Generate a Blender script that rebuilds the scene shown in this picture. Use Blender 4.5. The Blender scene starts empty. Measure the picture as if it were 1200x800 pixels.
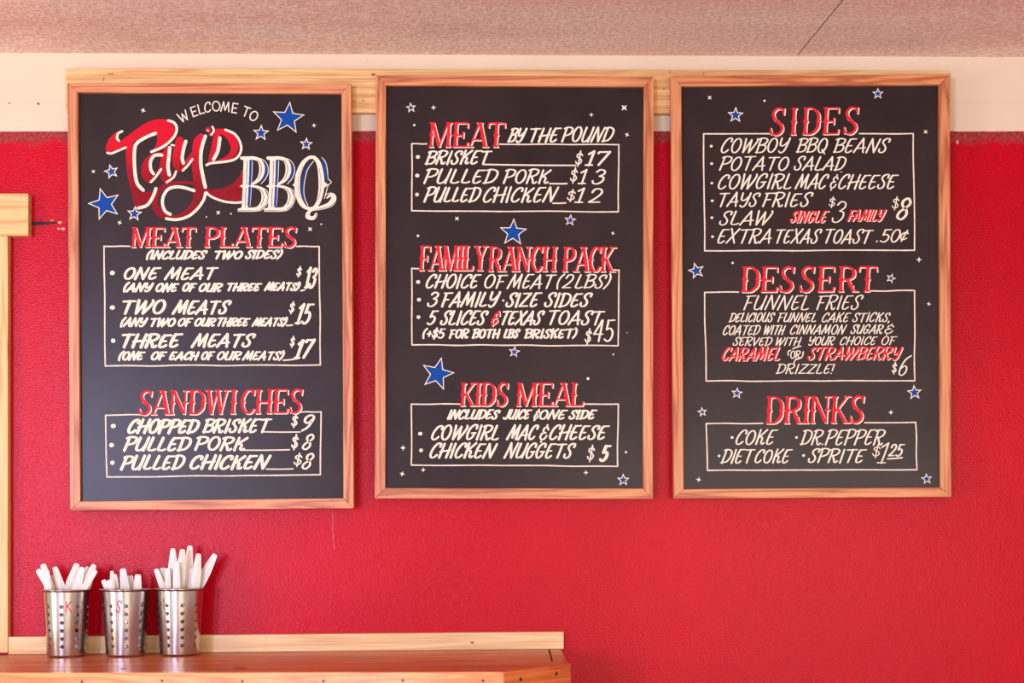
import bpy, bmesh, math, random
from mathutils import Vector, Matrix, noise as mnoise
R = math.radians
S = bpy.context.scene
COL = S.collection

# ------------------------------------------------------------------ camera, world, lights, exposure
DIST = 3.35            # camera to back wall
EYE = 1.35             # eye height
FPX = 547.0 * DIST     # focal length in pixels of the 1200 x 800 frame
HOR = 600.0            # horizon row (shift lens keeps the verticals upright)
cd = bpy.data.cameras.new('camera'); cam = bpy.data.objects.new('camera', cd); COL.objects.link(cam)
cam.location = (0, -DIST, EYE); cam.rotation_euler = (R(90), 0, 0)
cd.sensor_width = 36.0; cd.sensor_fit = 'HORIZONTAL'; cd.lens = FPX / 1200.0 * 36.0
cd.shift_y = (HOR - 400.0) / 1200.0
cd.clip_start = 0.05
S.camera = cam
S.view_settings.view_transform = 'Standard'; S.view_settings.look = 'None'
S.view_settings.gamma = 1.0; S.view_settings.use_curve_mapping = False
S.view_settings.exposure = -0.12

wd = bpy.data.worlds.new('world'); S.world = wd; wd.use_nodes = True
bg = wd.node_tree.nodes['Background']
bg.inputs[0].default_value = (1.0, 0.9, 0.8, 1); bg.inputs[1].default_value = 0.9

def area(name, loc, target, sx, sy, energy, col):
    l = bpy.data.lights.new(name, 'AREA'); l.shape = 'RECTANGLE'; l.size = sx; l.size_y = sy
    l.energy = energy; l.color = col
    o = bpy.data.objects.new(name, l); COL.objects.link(o); o.location = loc
    o.rotation_euler = (Vector(target) - Vector(loc)).to_track_quat('-Z', 'Y').to_euler()
    return o
area('daylight_wide_window', (1.7, -7.0, 1.15), (0.3, 0, 1.4), 3.0, 1.2, 130, (1.0, 0.89, 0.8))
area('daylight_small_window', (-3.1, -7.0, 1.6), (-0.9, 0, 1.4), 1.1, 0.9, 240, (0.56, 0.62, 1.0))
area('tall_hatch_light', (-3.4, -2.2, 1.05), (0, 0, 1.3), 0.9, 1.9, 44, (1.0, 0.88, 0.76))  # unseen left hatch, stretched tall and low to streak the steel cups
area('added_streak_light', (-1.95, -7.0, 1.0), (-0.9, 0, 1.1), 0.45, 1.9, 75, (0.66, 0.7, 1.0))  # added for a bright streak on the steel cups; no such doorway known

# ------------------------------------------------------------------ helpers
def wp(px, py, d):
    """point on the plane a distance d in front of the back wall"""
    k = (DIST - d) / FPX
    return Vector(((px - 600.0) * k, -d, EYE + (HOR - py) * k))
def unit(d): return (DIST - d) / FPX

def link(name, me, mat, parent=None, loc=None):
    o = bpy.data.objects.new(name, me); COL.objects.link(o)
    if mat is not None: me.materials.append(mat)
    if parent is not None: o.parent = parent
    if loc is not None: o.location = loc
    return o
def tag(o, label=None, cat=None, group=None, kind=None):
    if label: o['label'] = label
    if cat: o['category'] = cat
    if group: o['group'] = group
    if kind: o['kind'] = kind
    return o
def empty(name, loc, label, cat, group=None, rot=None):
    o = bpy.data.objects.new(name, None); COL.objects.link(o); o.location = loc
    o.empty_display_size = 0.05
    if rot: o.rotation_euler = rot
    return tag(o, label, cat, group)

class MB:
    def __init__(s): s.v = []; s.f = []
    def add(s, vs, fs):
        b = len(s.v); s.v += [tuple(v) for v in vs]; s.f += [[i + b for i in f] for f in fs]
    def build(s, name, mat, parent=None, origin=None, smooth=False, bevel=0.0, kind=None):
        o0 = Vector(origin) if origin is not None else Vector((0, 0, 0))
        if origin is None:
            q = parent
            while q is not None: o0 = o0 + Vector(q.location); q = q.parent
        me = bpy.data.meshes.new(name)
        me.from_pydata([tuple(Vector(v) - o0) for v in s.v], [], s.f); me.update()
        if bevel or smooth:
            bm = bmesh.new(); bm.from_mesh(me)
            bmesh.ops.remove_doubles(bm, verts=bm.verts, dist=1e-6)
            bmesh.ops.recalc_face_normals(bm, faces=bm.faces)
            if bevel:
                bmesh.ops.bevel(bm, geom=list(bm.edges), offset=bevel, segments=2, profile=0.5, affect='EDGES')
            bm.to_mesh(me); bm.free()
        if smooth:
            for p in me.polygons: p.use_smooth = True
        o = link(name, me, mat, parent, None if parent is not None else o0)
        if kind: o['kind'] = kind
        return o
    def box(s, x0, x1, y0, y1, z0, z1):
        vs = [(x, y, z) for x in (x0, x1) for y in (y0, y1) for z in (z0, z1)]
        s.add(vs, [(0,1,3,2),(4,6,7,5),(0,4,5,1),(2,3,7,6),(0,2,6,4),(1,5,7,3)])
    def prism(s, front, back):
        n = len(front)
        s.add(list(front) + list(back), [list(range(n)), list(range(2*n-1, n-1, -1))] +
              [[i, i+n, (i+1) % n + n, (i+1) % n] for i in range(n)])

# ------------------------------------------------------------------ materials
def mat_new(name):
    m = bpy.data.materials.new(name); m.use_nodes = True
    nt = m.node_tree; b = nt.nodes['Principled BSDF']
    return m, nt, b
def nd(nt, t, **kw):
    n = nt.nodes.new(t)
    for k, v in kw.items():
        if isinstance(k, str) and k.startswith('i_'): n.inputs[k[2:].replace('_', ' ')].default_value = v
        else: setattr(n, k, v)
    return n
def srgb(r, g, b):
    f = lambda c: (c/255/12.92) if c/255 <= 0.04045 else ((c/255+0.055)/1.055)**2.4
    return (f(r), f(g), f(b), 1)
def ramp(nt, fac, stops):
    r = nt.nodes.new('ShaderNodeValToRGB')
    el = r.color_ramp.elements
    while len(el) < len(stops): el.new(0.5)
    for e, (p, c) in zip(el, stops): e.position = p; e.color = c
    nt.links.new(fac, r.inputs[0]); return r
def coords(nt, scale=(1, 1, 1), rnd=False):
    tc = nd(nt, 'ShaderNodeTexCoord'); mp = nd(nt, 'ShaderNodeMapping'); mp.inputs['Scale'].default_value = scale
    nt.links.new(tc.outputs['Object'], mp.inputs['Vector'])
    if rnd:
        oi = nd(nt, 'ShaderNodeObjectInfo'); ml = nd(nt, 'ShaderNodeMath', operation='MULTIPLY'); ml.inputs[1].default_value = 13.7
        cb = nd(nt, 'ShaderNodeCombineXYZ')
        nt.links.new(oi.outputs['Random'], ml.inputs[0])
        for i in range(3): nt.links.new(ml.outputs[0], cb.inputs[i])
        nt.links.new(cb.outputs[0], mp.inputs['Location'])
    return mp.outputs[0]
def noise(nt, vec, scale, detail=3.0, rough=0.55, dist=0.0):
    n = nd(nt, 'ShaderNodeTexNoise'); n.inputs['Scale'].default_value = scale; n.inputs['Detail'].default_value = detail
    n.inputs['Roughness'].default_value = rough; n.inputs['Distortion'].default_value = dist
    nt.links.new(vec, n.inputs['Vector']); return n.outputs['Fac']
def mixc(nt, fac, a, b, mode='MIX'):
    m = nd(nt, 'ShaderNodeMix', data_type='RGBA', blend_type=mode)
    for sock, val in ((m.inputs[0], fac), (m.inputs[6], a), (m.inputs[7], b)):
        if hasattr(val, 'links') or hasattr(val, 'is_linked'): nt.links.new(val, sock)
        else: sock.default_value = val
    return m.outputs[2]
def bump(nt, b, h, strength, dist):
    n = nd(nt, 'ShaderNodeBump'); n.inputs['Strength'].default_value = strength; n.inputs['Distance'].default_value = dist
    nt.links.new(h, n.inputs['Height']); nt.links.new(n.outputs[0], b.inputs['Normal']); return n

def wood(name, light, mid, dark, axis='x', rough=0.45, coat=0.0, fine=1.0, knots=False):
    m, nt, b = mat_new(name)
    st = {'x': (0.5, 11, 11), 'z': (11, 11, 0.5), 'y': (11, 0.5, 11), 'f': (0.5, 0.5, 11)}[axis]
    v = coords(nt, tuple(c * fine for c in st), rnd=True)
    n1 = noise(nt, v, 3.2, 3.0, 0.5, 0.6)
    w = nd(nt, 'ShaderNodeMath', operation='MULTIPLY'); w.inputs[1].default_value = 5.0
    fr = nd(nt, 'ShaderNodeMath', operation='PINGPONG'); fr.inputs[1].default_value = 0.5
    nt.links.new(n1, w.inputs[0]); nt.links.new(w.outputs[0], fr.inputs[0])
    r1 = ramp(nt, fr.outputs[0], [(0.0, light), (0.26, mid), (0.5, dark)])
    st2 = {'x': (2, 220, 220), 'z': (220, 220, 2), 'y': (220, 2, 220), 'f': (2, 2, 220)}[axis]
    v2 = coords(nt, st2, rnd=True)
    n2 = noise(nt, v2, 2.0, 2.0)
    r2 = ramp(nt, n2, [(0.3, (0.78, 0.74, 0.7, 1)), (0.7, (1.04, 1.03, 1.02, 1))])
    c = mixc(nt, 1.0, r1.outputs[0], r2.outputs[0], 'MULTIPLY')
    nt.links.new(c, b.inputs['Base Color'])
    b.inputs['Roughness'].default_value = rough
    b.inputs['Coat Weight'].default_value = coat; b.inputs['Coat Roughness'].default_value = 0.18
    bump(nt, b, n2, 0.12, 0.001)
    return m
MAT = {}
MAT['frame_h'] = wood('oiled_frame_wood_across', srgb(226,160,106), srgb(212,134,82), srgb(174,92,50), 'x', 0.42)
MAT['frame_v'] = wood('oiled_frame_wood_upright', srgb(226,160,106), srgb(212,134,82), srgb(174,92,50), 'z', 0.42)
MAT['pine_h'] = wood('pine_across', srgb(240,206,140), srgb(236,196,126), srgb(216,164,96), 'x', 0.5, fine=0.8)
MAT['pine_pale'] = wood('pale_pine_across', srgb(248,222,168), srgb(244,214,156), srgb(234,196,136), 'x', 0.5, fine=0.7)
MAT['pine_v'] = wood('pine_upright', srgb(240,206,140), srgb(236,196,126), srgb(216,164,96), 'z', 0.5, fine=0.8)
MAT['counter'] = wood('varnished_counter_wood', srgb(224,132,76), srgb(210,106,56), srgb(172,70,36), 'x', 0.4, coat=0.14, fine=0.7)
MAT['fascia'] = wood('varnished_fascia_wood', srgb(246,174,88), srgb(242,158,70), srgb(226,126,50), 'x', 0.35, coat=0.25, fine=0.7)
MAT['fascia_end'] = wood('varnished_end_wood', srgb(232,136,62), srgb(226,120,50), srgb(196,90,36), 'f', 0.35, coat=0.25, fine=1.2)

def plain(name, col, rough=0.5, metal=0.0, var=0.0, scale=60.0, bmp=0.0, dark=None, spec=None):
    m, nt, b = mat_new(name)
    v = coords(nt); n = noise(nt, v, scale, 3.0)
    d = dark if dark else tuple(c * (1 - var) for c in col[:3]) + (1,)
    r = ramp(nt, n, [(0.3, d), (0.62, col)])
    nt.links.new(r.outputs[0], b.inputs['Base Color'])
    b.inputs['Roughness'].default_value = rough; b.inputs['Metallic'].default_value = metal
    if spec is not None: b.inputs['Specular IOR Level'].default_value = spec
    if bmp: bump(nt, b, n, bmp, 0.001)
    if name.endswith('paint'): b.inputs['Specular IOR Level'].default_value = 0.15
    return m
MAT['slate'] = plain('chalkboard_black', srgb(52,41,40), 0.28, var=0.28, scale=9.0, spec=0.16)
MAT['white_paint'] = plain('cream_chalk_paint', srgb(252,240,216), 0.7, var=0.2, scale=240.0)
MAT['line_paint'] = plain('cream_line_paint', srgb(244,230,208), 0.7, var=0.15, scale=200.0)
MAT['red_paint'] = plain('red_chalk_paint', srgb(232,38,52), 0.6, var=0.2, scale=160.0)
MAT['deep_red_paint'] = plain('deep_red_chalk_paint', srgb(150,22,34), 0.6, var=0.16, scale=120.0)
MAT['mid_red_paint'] = plain('bright_red_chalk_paint', srgb(214,22,44), 0.6, var=0.3, scale=70.0)
MAT['blue_paint'] = plain('blue_chalk_paint', srgb(4,74,158), 0.6, var=0.2, scale=160.0)
MAT['grey_paint'] = plain('grey_inline_paint', srgb(96,84,84), 0.7, var=0.1, scale=120.0)
MAT['steel'] = plain('brushed_stainless_steel', (0.6, 0.57, 0.54, 1), 0.2, 1.0, var=0.12, scale=30.0)
MAT['cutlery'] = plain('white_plastic', srgb(226,220,206), 0.34, var=0.03, scale=30.0)
MAT['screw'] = plain('dark_screw_metal', srgb(92,66,50), 0.35, 0.8, var=0.3, scale=300.0)
MAT['hole'] = plain('dark_gouged_board', srgb(44,34,34), 0.8, var=0.4, scale=200.0)
MAT['chip'] = plain('bare_plaster_chip', srgb(222,168,132), 0.85, var=0.3, scale=260.0)
MAT['marker_red'] = plain('red_marker_ink', srgb(222,64,76), 0.4, var=0.2, scale=300.0)
MAT['marker_faint'] = plain('faded_marker_ink', srgb(196,170,160), 0.4, var=0.2, scale=300.0)
MAT['floor'] = plain('worn_brown_floor', srgb(206,180,150), 0.5, var=0.2, scale=3.0)
MAT['dim_wall'] = plain('dark_panelled_wall', srgb(112,102,94), 0.7, var=0.2, scale=2.0)

def script_material():
    """brush lettering blended from bright red at its top to deep red at its foot"""
    m, nt, b = mat_new('blended_red_paint')
    tc = nd(nt, 'ShaderNodeTexCoord'); sp = nd(nt, 'ShaderNodeSeparateXYZ'); nt.links.new(tc.outputs['Object'], sp.inputs[0])
    mr = nd(nt, 'ShaderNodeMapRange'); nt.links.new(sp.outputs['Z'], mr.inputs[0])
    z0 = wp(0, 597, .02).z
    mr.inputs[1].default_value = wp(0, 222, .033).z - z0; mr.inputs[2].default_value = wp(0, 150, .033).z - z0
    n = noise(nt, coords(nt), 60.0, 3.0)
    ad = nd(nt, 'ShaderNodeMath', operation='MULTIPLY_ADD'); nt.links.new(n, ad.inputs[0]); ad.inputs[1].default_value = .35; nt.links.new(mr.outputs[0], ad.inputs[2])
    r = ramp(nt, ad.outputs[0], [(0.1, srgb(128, 14, 28)), (0.55, srgb(170, 12, 32)), (0.85, srgb(206, 14, 40))])
    nt.links.new(r.outputs[0], b.inputs['Base Color']); b.inputs['Roughness'].default_value = .6; b.inputs['Specular IOR Level'].default_value = .15
    return m
MAT['mid_red_paint'] = script_material(); MAT['deep_red_paint'] = MAT['mid_red_paint']
def wall_material():
    m, nt, b = mat_new('painted_back_wall')
    tc = nd(nt, 'ShaderNodeTexCoord'); sp = nd(nt, 'ShaderNodeSeparateXYZ')
    nt.links.new(tc.outputs['Object'], sp.inputs[0])
    v = coords(nt)
    edge = noise(nt, v, 9.0, 4.0)
    zb = wp(0, 153.5, 0).z
    # height below the paint line, wobbling a little
    def madd(a, mul, add):
        n = nd(nt, 'ShaderNodeMath', operation='MULTIPLY_ADD'); nt.links.new(a, n.inputs[0])
        n.inputs[1].default_value = mul; n.inputs[2].default_value = add; return n.outputs[0]
    def op(o, a, c, clamp=False):
        n = nd(nt, 'ShaderNodeMath', operation=o, use_clamp=clamp)
        for i, q in enumerate((a, c)):
            if isinstance(q, (int, float)): n.inputs[i].default_value = q
            else: nt.links.new(q, n.inputs[i])
        return n.outputs[0]
    h = op('SUBTRACT', madd(edge, 0.006, zb - 0.003), sp.outputs['Z'])       # >0 = red
    isred = op('MULTIPLY', h, 1500.0, True)
    edge2 = noise(nt, v, 22.0, 5.0, 0.65)
    band = op('SUBTRACT', 1.0, op('MULTIPLY', op('SUBTRACT', h, madd(edge2, 0.05, -0.008)), 70.0, True), True)   # thin coat under the line
    big = noise(nt, v, 1.7, 4.0)
    fine = noise(nt, v, 150.0, 3.0, 0.6)
    red = ramp(nt, big, [(0.3, srgb(178, 0, 24)), (0.7, srgb(198, 0, 30))])
    thin = ramp(nt, fine, [(0.35, srgb(120, 40, 40)), (0.7, srgb(170, 84, 76))])
    c1 = mixc(nt, op('MULTIPLY', band, 0.8), red.outputs[0], thin.outputs[0])
    # worn light scuffs
    sc = noise(nt, v, 42.0, 6.0, 0.7)
    scm = ramp(nt, sc, [(0.69, (0, 0, 0, 1)), (0.74, (1, 1, 1, 1))])
    low = noise(nt, v, 5.0, 2.0)
    scl = ramp(nt, low, [(0.5, (0, 0, 0, 1)), (0.68, (1, 1, 1, 1))])
    c2 = mixc(nt, op('MULTIPLY', op('MULTIPLY', scm.outputs[0], scl.outputs[0]), 0.5), c1, srgb(232, 92, 92))
    white = ramp(nt, big, [(0.3, srgb(222, 202, 172)), (0.7, srgb(232, 214, 186))])
    # horizontal panel joint on the white part
    jz = wp(0, 120.5, 0).z
    j = op('ABSOLUTE', op('SUBTRACT', sp.outputs['Z'], madd(edge2, 0.006, jz - 0.003)), 0)
    jm = op('MULTIPLY', op('SUBTRACT', 1.0, op('MULTIPLY', j, 700.0, True), True), ramp(nt, edge2, [(0.4, (0.1,)*3+(1,)), (0.6, (0.7,)*3+(1,))]).outputs[0])
    w2 = mixc(nt, op('MULTIPLY', jm, 0.5), white.outputs[0], srgb(170, 140, 112))
    c = mixc(nt, isred, w2, c2)
    nt.links.new(c, b.inputs['Base Color'])
    rr = nd(nt, 'ShaderNodeMapRange'); nt.links.new(isred, rr.inputs[0]); rr.inputs[3].default_value = 0.75; rr.inputs[4].default_value = 0.24
    nt.links.new(rr.outputs[0], b.inputs['Roughness'])
    vor = nd(nt, 'ShaderNodeTexVoronoi', feature='SMOOTH_F1'); vor.inputs['Scale'].default_value = 400.0; nt.links.new(v, vor.inputs['Vector'])
    hh = op('ADD', op('MULTIPLY', noise(nt, v, 300.0, 2.0, 0.5), 1.2), op('MULTIPLY', vor.outputs['Distance'], 0.5))
    hh = op('ADD', hh, op('MULTIPLY', noise(nt, v, 20.0, 2.0), 0.8))
    hs = op('MULTIPLY', hh, madd(isred, 0.85, 0.15))
    bump(nt, b, hs, 0.27, 0.0018)
    b.inputs['Specular IOR Level'].default_value = 0.13
    return m
MAT['wall'] = wall_material()

def ceiling_material():
    m, nt, b = mat_new('textured_ceiling')
    v = coords(nt)
    vw = coords(nt, (1, 1, 1))
    big = noise(nt, coords(nt, (0.7, 3.0, 1)), 2.2, 4.0)
    fine = noise(nt, vw, 110.0, 3.0, 0.7)
    c1 = ramp(nt, big, [(0.3, srgb(244, 220, 208)), (0.7, srgb(255, 246, 236))])
    c2 = ramp(nt, fine, [(0.38, (0.78, 0.7, 0.7, 1)), (0.64, (1.08, 1.08, 1.08, 1))])
    nt.links.new(mixc(nt, 1.0, c1.outputs[0], c2.outputs[0], 'MULTIPLY'), b.inputs['Base Color'])
    b.inputs['Roughness'].default_value = 0.9
    bump(nt, b, fine, 0.8, 0.006)
    return m
MAT['ceiling'] = ceiling_material()

# ------------------------------------------------------------------ room shell
def struct(o): o['kind'] = 'structure'; return o
RX = 4.2; RY = -7.6
zl, zr = wp(0, 62, 0).z, wp(1200, 67, 0).z                     # the ceiling line falls a little to the right
def ceil_z(x): return zl + (zr - zl) * (x - wp(0, 0, 0).x) / (wp(1200, 0, 0).x - wp(0, 0, 0).x)
m = MB(); m.prism([(-RX, 0, 0), (RX, 0, 0), (RX, 0, ceil_z(RX) + .02), (-RX, 0, ceil_z(-RX) + .02)],
                  [(-RX, .12, 0), (RX, .12, 0), (RX, .12, ceil_z(RX) + .02), (-RX, .12, ceil_z(-RX) + .02)])
struct(m.build('wall_back', MAT['wall']))
# ceiling in two sheets with an open seam between them
sa, sb = wp(934, 66, 0), None
kz = (sa.z - EYE)
d0 = DIST - kz * FPX / HOR                                     # where the seam leaves the top of the frame
sb = Vector(((988 - 600) * (DIST - d0) / FPX, -d0, sa.z))
dirx = (sb.x - sa.x) / d0
def seam_x(y): return sa.x + dirx * (-y)
m = MB()
g = 0.0022
for x0f, x1f in (((lambda y: -RX), (lambda y: seam_x(y) - g)), ((lambda y: seam_x(y) + g), (lambda y: RX if True else 0))):
    lo = []; hi = []
    for y in (0.0, RY):
        xs = (x0f(y), x1f(y))
        if y == RY: xs = (min(xs[0], RX), min(xs[1], RX) if xs[1] != RX else RX + 1.5)
        for x in xs: lo.append((x, y, ceil_z(x))); hi.append((x, y, ceil_z(x) + .02))
    m.prism([lo[0], lo[1], lo[3], lo[2]], [hi[0], hi[1], hi[3], hi[2]])
m.box(-RX, RX, RY, 0, max(zl, zr) + .045, max(zl, zr) + .06)
struct(m.build('ceiling', MAT['ceiling']))
m = MB(); m.box(-RX, RX, RY, .12, -.05, 0); struct(m.build('floor', MAT['floor']))
# rear wall with the two window openings the daylight comes through (behind the camera)
m = MB(); zt = 2.3
for x0, x1 in ((-RX, -3.7), (-2.5, -2.25), (-1.65, .15), (3.25, RX)): m.box(x0, x1, RY, RY + .1, 0, zt)
for x0, x1, z0, z1 in ((-3.7, -2.5, 1.1, 2.1), (-2.25, -1.65, 0, 2.05), (.15, 3.25, .45, 1.85)):  # the middle opening is added to go with the streak lamp
    if z0: m.box(x0, x1, RY, RY + .1, 0, z0)
    m.box(x0, x1, RY, RY + .1, z1, zt)
struct(m.build('wall_rear', MAT['dim_wall']))

# vertical joint above the middle of the wall
a = wp(430, 68, .0006); bq = wp(430.6, 82, .0006)
m = MB(); m.box(a.x - .0007, a.x + .0007, -.0006, .0, bq.z, a.z); 
o = m.build('trim_3', MAT['pine_pale']); struct(o)
# two nail holes at the panel joint, left
for i, (x, y, r) in enumerate(((11, 121, .0016), (45, 121.6, .0024))):
    c = wp(x, y, 0); m = MB(); n = 10
    ring = [(c.x + r*math.cos(2*math.pi*k/n), -.0008, c.z + r*math.sin(2*math.pi*k/n)) for k in range(n)]
    m.prism(ring, [(p[0], 0.0, p[2]) for p in ring])
    tag(m.build('nail_head', MAT['screw'], origin=(c.x, 0, c.z)),
        ('smaller faint nail head on the cream wall at the left edge' if i == 0 else 'darker nail head on the cream wall left of the first menu board'), 'nail')

# window casing at the left edge
def px_board(name, x0, x1, y0, y1, d0, d1, mat, bev=.0012, parent=None, origin=None):
    """board whose front face (at d1) covers the given pixel rectangle"""
    a = wp(x0, y1, d1); c = wp(x1, y0, d1)
    m = MB(); m.box(a.x, c.x, -d1, -d0, a.z, c.z)
    return m.build(name, mat, parent, origin if origin else ((a.x+c.x)/2, -d0, a.z), bevel=bev)
struct(px_board('trim_1', -70, 33.2, 226.5, 276, .0, .024, MAT['pine_h']))
struct(px_board('trim_2', -40, 9.3, 276.3, 764.6, .0, .0215, MAT['pine_v']))

# gouge in the wall next to the casing
m = MB(); prof = [(33.5, 259.6), (48, 259.4), (58, 260.2), (66, 259.8), (68, 261.4), (60, 262.2), (47, 263.6), (33.5, 263.8)]
m.prism([wp(x, y, .0025) for x, y in prof], [wp(x, y, .0) for x, y in prof])
o = m.build('wall_slot', MAT['hole'], origin=wp(50, 262, 0))
tag(o, 'short dark slot gouged in the red wall right of the pine window header', 'slot')
m = MB()
random.seed(4)
for cx, cy, rx, ry in ((70, 261, 3.6, 2.0), (74, 268.5, 3.2, 2.2), (36, 267.5, 1.3, 2.0), (61, 258.4, 2.4, .9), (69, 267.8, 2.6, 1.3), (15, 277.6, 3.2, 1.3)):
    ring = []
    for k in range(9):
        t = 2*math.pi*k/9; q = random.uniform(.6, 1.1)
        ring.append((cx + rx*q*math.cos(t), cy + ry*q*math.sin(t)))
    m.prism([wp(x, y, .0012) for x, y in ring], [wp(x, y, 0) for x, y in ring])
o = m.build('plaster_chip', MAT['chip'], parent=bpy.data.objects['wall_slot'])
o['kind'] = 'stuff'

# mounting board the menus hang on
ma, mb_, mc, md = (77, 80), (1112, 82.5), (1112, 134), (77, 131)
m = MB(); m.prism([wp(*p, .019) for p in (ma, mb_, mc, md)], [Vector((wp(*p, .019).x, 0, wp(*p, .019).z)) for p in (ma, mb_, mc, md)])
o = m.build('mounting_board', MAT['pine_h'], origin=wp(595, 134, 0), bevel=.0012)
tag(o, 'long pale pine board fixed to the wall behind the tops of the three menu boards', 'board')

def knots(parent, d, lst):
    for x, y, rx, ry in lst:
        m = MB(); ring = [(x + rx*math.cos(2*math.pi*k/10), y + ry*math.sin(2*math.pi*k/10)) for k in range(10)]
        m.prism([wp(px, py, d + .0004) for px, py in ring], [wp(px, py, d - .0006) for px, py in ring])
        m.build('wood_knot', MAT['knot'], parent)
MAT['knot'] = plain('brown_pine_knot', srgb(170,104,56), 0.6, var=0.4, scale=300.0)
knots(o, .019, ((121.5, 93, .7, 2.4), (130, 86.4, 4.2, .7), (437.6, 87.4, 2.6, 1.7), (425.4, 118, 1.1, .9), (414, 118.2, 4, .5), (778, 103.6, 1.3, 1.1), (785, 84.4, 1.2, .9), (824.4, 86.6, .9, 1.3)))
# thin pale scuff under the left menu and a chip right of the last one
m = MB(); rng = random.Random(3)
L = [(389.4 + .045*(y - 598) + rng.uniform(-.5, .5), y) for y in range(599, 646, 4)]
W = [rng.uniform(.5, 1.1) for _ in L]
m.prism([wp(x - w, y, .0008) for (x, y), w in zip(L, W)] + [wp(x + w, y, .0008) for (x, y), w in list(zip(L, W))[::-1]],
        [wp(x - w, y, 0) for (x, y), w in zip(L, W)] + [wp(x + w, y, 0) for (x, y), w in list(zip(L, W))[::-1]])
MAT['scuff'] = plain('pale_red_scuff', srgb(214,70,84), 0.7, var=0.3, scale=300.0)
tag(m.build('scuff_mark', MAT['scuff'], origin=wp(390, 620, 0)), 'thin pale vertical scuff on the red wall below the leftmost menu board', 'scuff')
m = MB(); ring = [(1122 + 1.5*math.cos(2*math.pi*k/9), 166.4 + 2.6*math.sin(2*math.pi*k/9)) for k in range(9)]
m.prism([wp(x, y, .001) for x, y in ring], [wp(x, y, 0) for x, y in ring])
tag(m.build('paint_chip', MAT['chip'], origin=wp(1122, 167, 0)), 'tiny pale paint chip on the red wall right of the rightmost menu board', 'chip')

# ------------------------------------------------------------------ lettering tools (units: 1/547 m on the board face)
def catmull(p, n=7, closed=False):
    if len(p) < 3: return list(p)
    out = []; L = len(p)
    for i in range(L if closed else L - 1):
        if closed: a, b, c, d = p[(i-1) % L], p[i], p[(i+1) % L], p[(i+2) % L]
        else: a, b, c, d = p[max(i-1, 0)], p[i], p[i+1], p[min(i+2, L-1)]
        for k in range(n):
            t = k / n; t2 = t*t; t3 = t2*t
            out.append(tuple(0.5*(2*b[j] + (c[j]-a[j])*t + (2*a[j]-5*b[j]+4*c[j]-d[j])*t2 + (3*b[j]-a[j]-3*c[j]+d[j])*t3) for j in range(len(b))))
    if not closed: out.append(tuple(p[-1]))
    return out

class Ink:
    """collects flat painted shapes in photo-scale units and lays them on the board face"""
    def __init__(s, depth, lift): s.d = depth + lift; s.mb = MB(); s.k = 0
    def _map(s, pts):
        dd = s.d + (s.k % 40) * 1e-6; s.k += 1
        k = unit(s.d)
        return [((x - 600) * k, -dd, EYE + (HOR - y) * k) for x, y in pts]
    def poly(s, pts):
        n = len(pts)
        ar = sum(pts[i][0]*pts[(i+1) % n][1] - pts[(i+1) % n][0]*pts[i][1] for i in range(n))
        if ar > 0: pts = pts[::-1]
        s.mb.add(s._map(pts), [list(range(n))])
    def smooth_poly(s, pts, n=5): s.poly(catmull(pts, n, True))
    def ribbon(s, pts, ws, cap=True):
        P = []; W = []
        for p, w in zip(pts, ws):
            if P and math.hypot(p[0]-P[-1][0], p[1]-P[-1][1]) < 1e-4: continue
            P.append(p); W.append(w)
        n = len(P)
        if n < 2: return
        L = []; Rr = []
        for i in range(n):
            a = P[max(i-1, 0)]; b = P[min(i+1, n-1)]
            dx, dy = b[0]-a[0], b[1]-a[1]; l = math.hypot(dx, dy) or 1
            nx, ny = -dy/l, dx/l; h = W[i]/2
            L.append((P[i][0]+nx*h, P[i][1]+ny*h)); Rr.append((P[i][0]-nx*h, P[i][1]-ny*h))
        vs = L + Rr
        s.mb.add(s._map(vs), [[i, i+1, n+i+1, n+i] for i in range(n-1)])
        if cap:
            for i, q in ((0, W[0]), (n-1, W[-1])): s.dot(P[i][0], P[i][1], q/2, 8)
    def dot(s, x, y, r, n=10, ry=None):
        s.poly([(x + r*math.cos(2*math.pi*k/n), y + (ry or r)*math.sin(2*math.pi*k/n)) for k in range(n)])
    def build(s, name, mat, parent): return s.mb.build(name, mat, parent)

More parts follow.
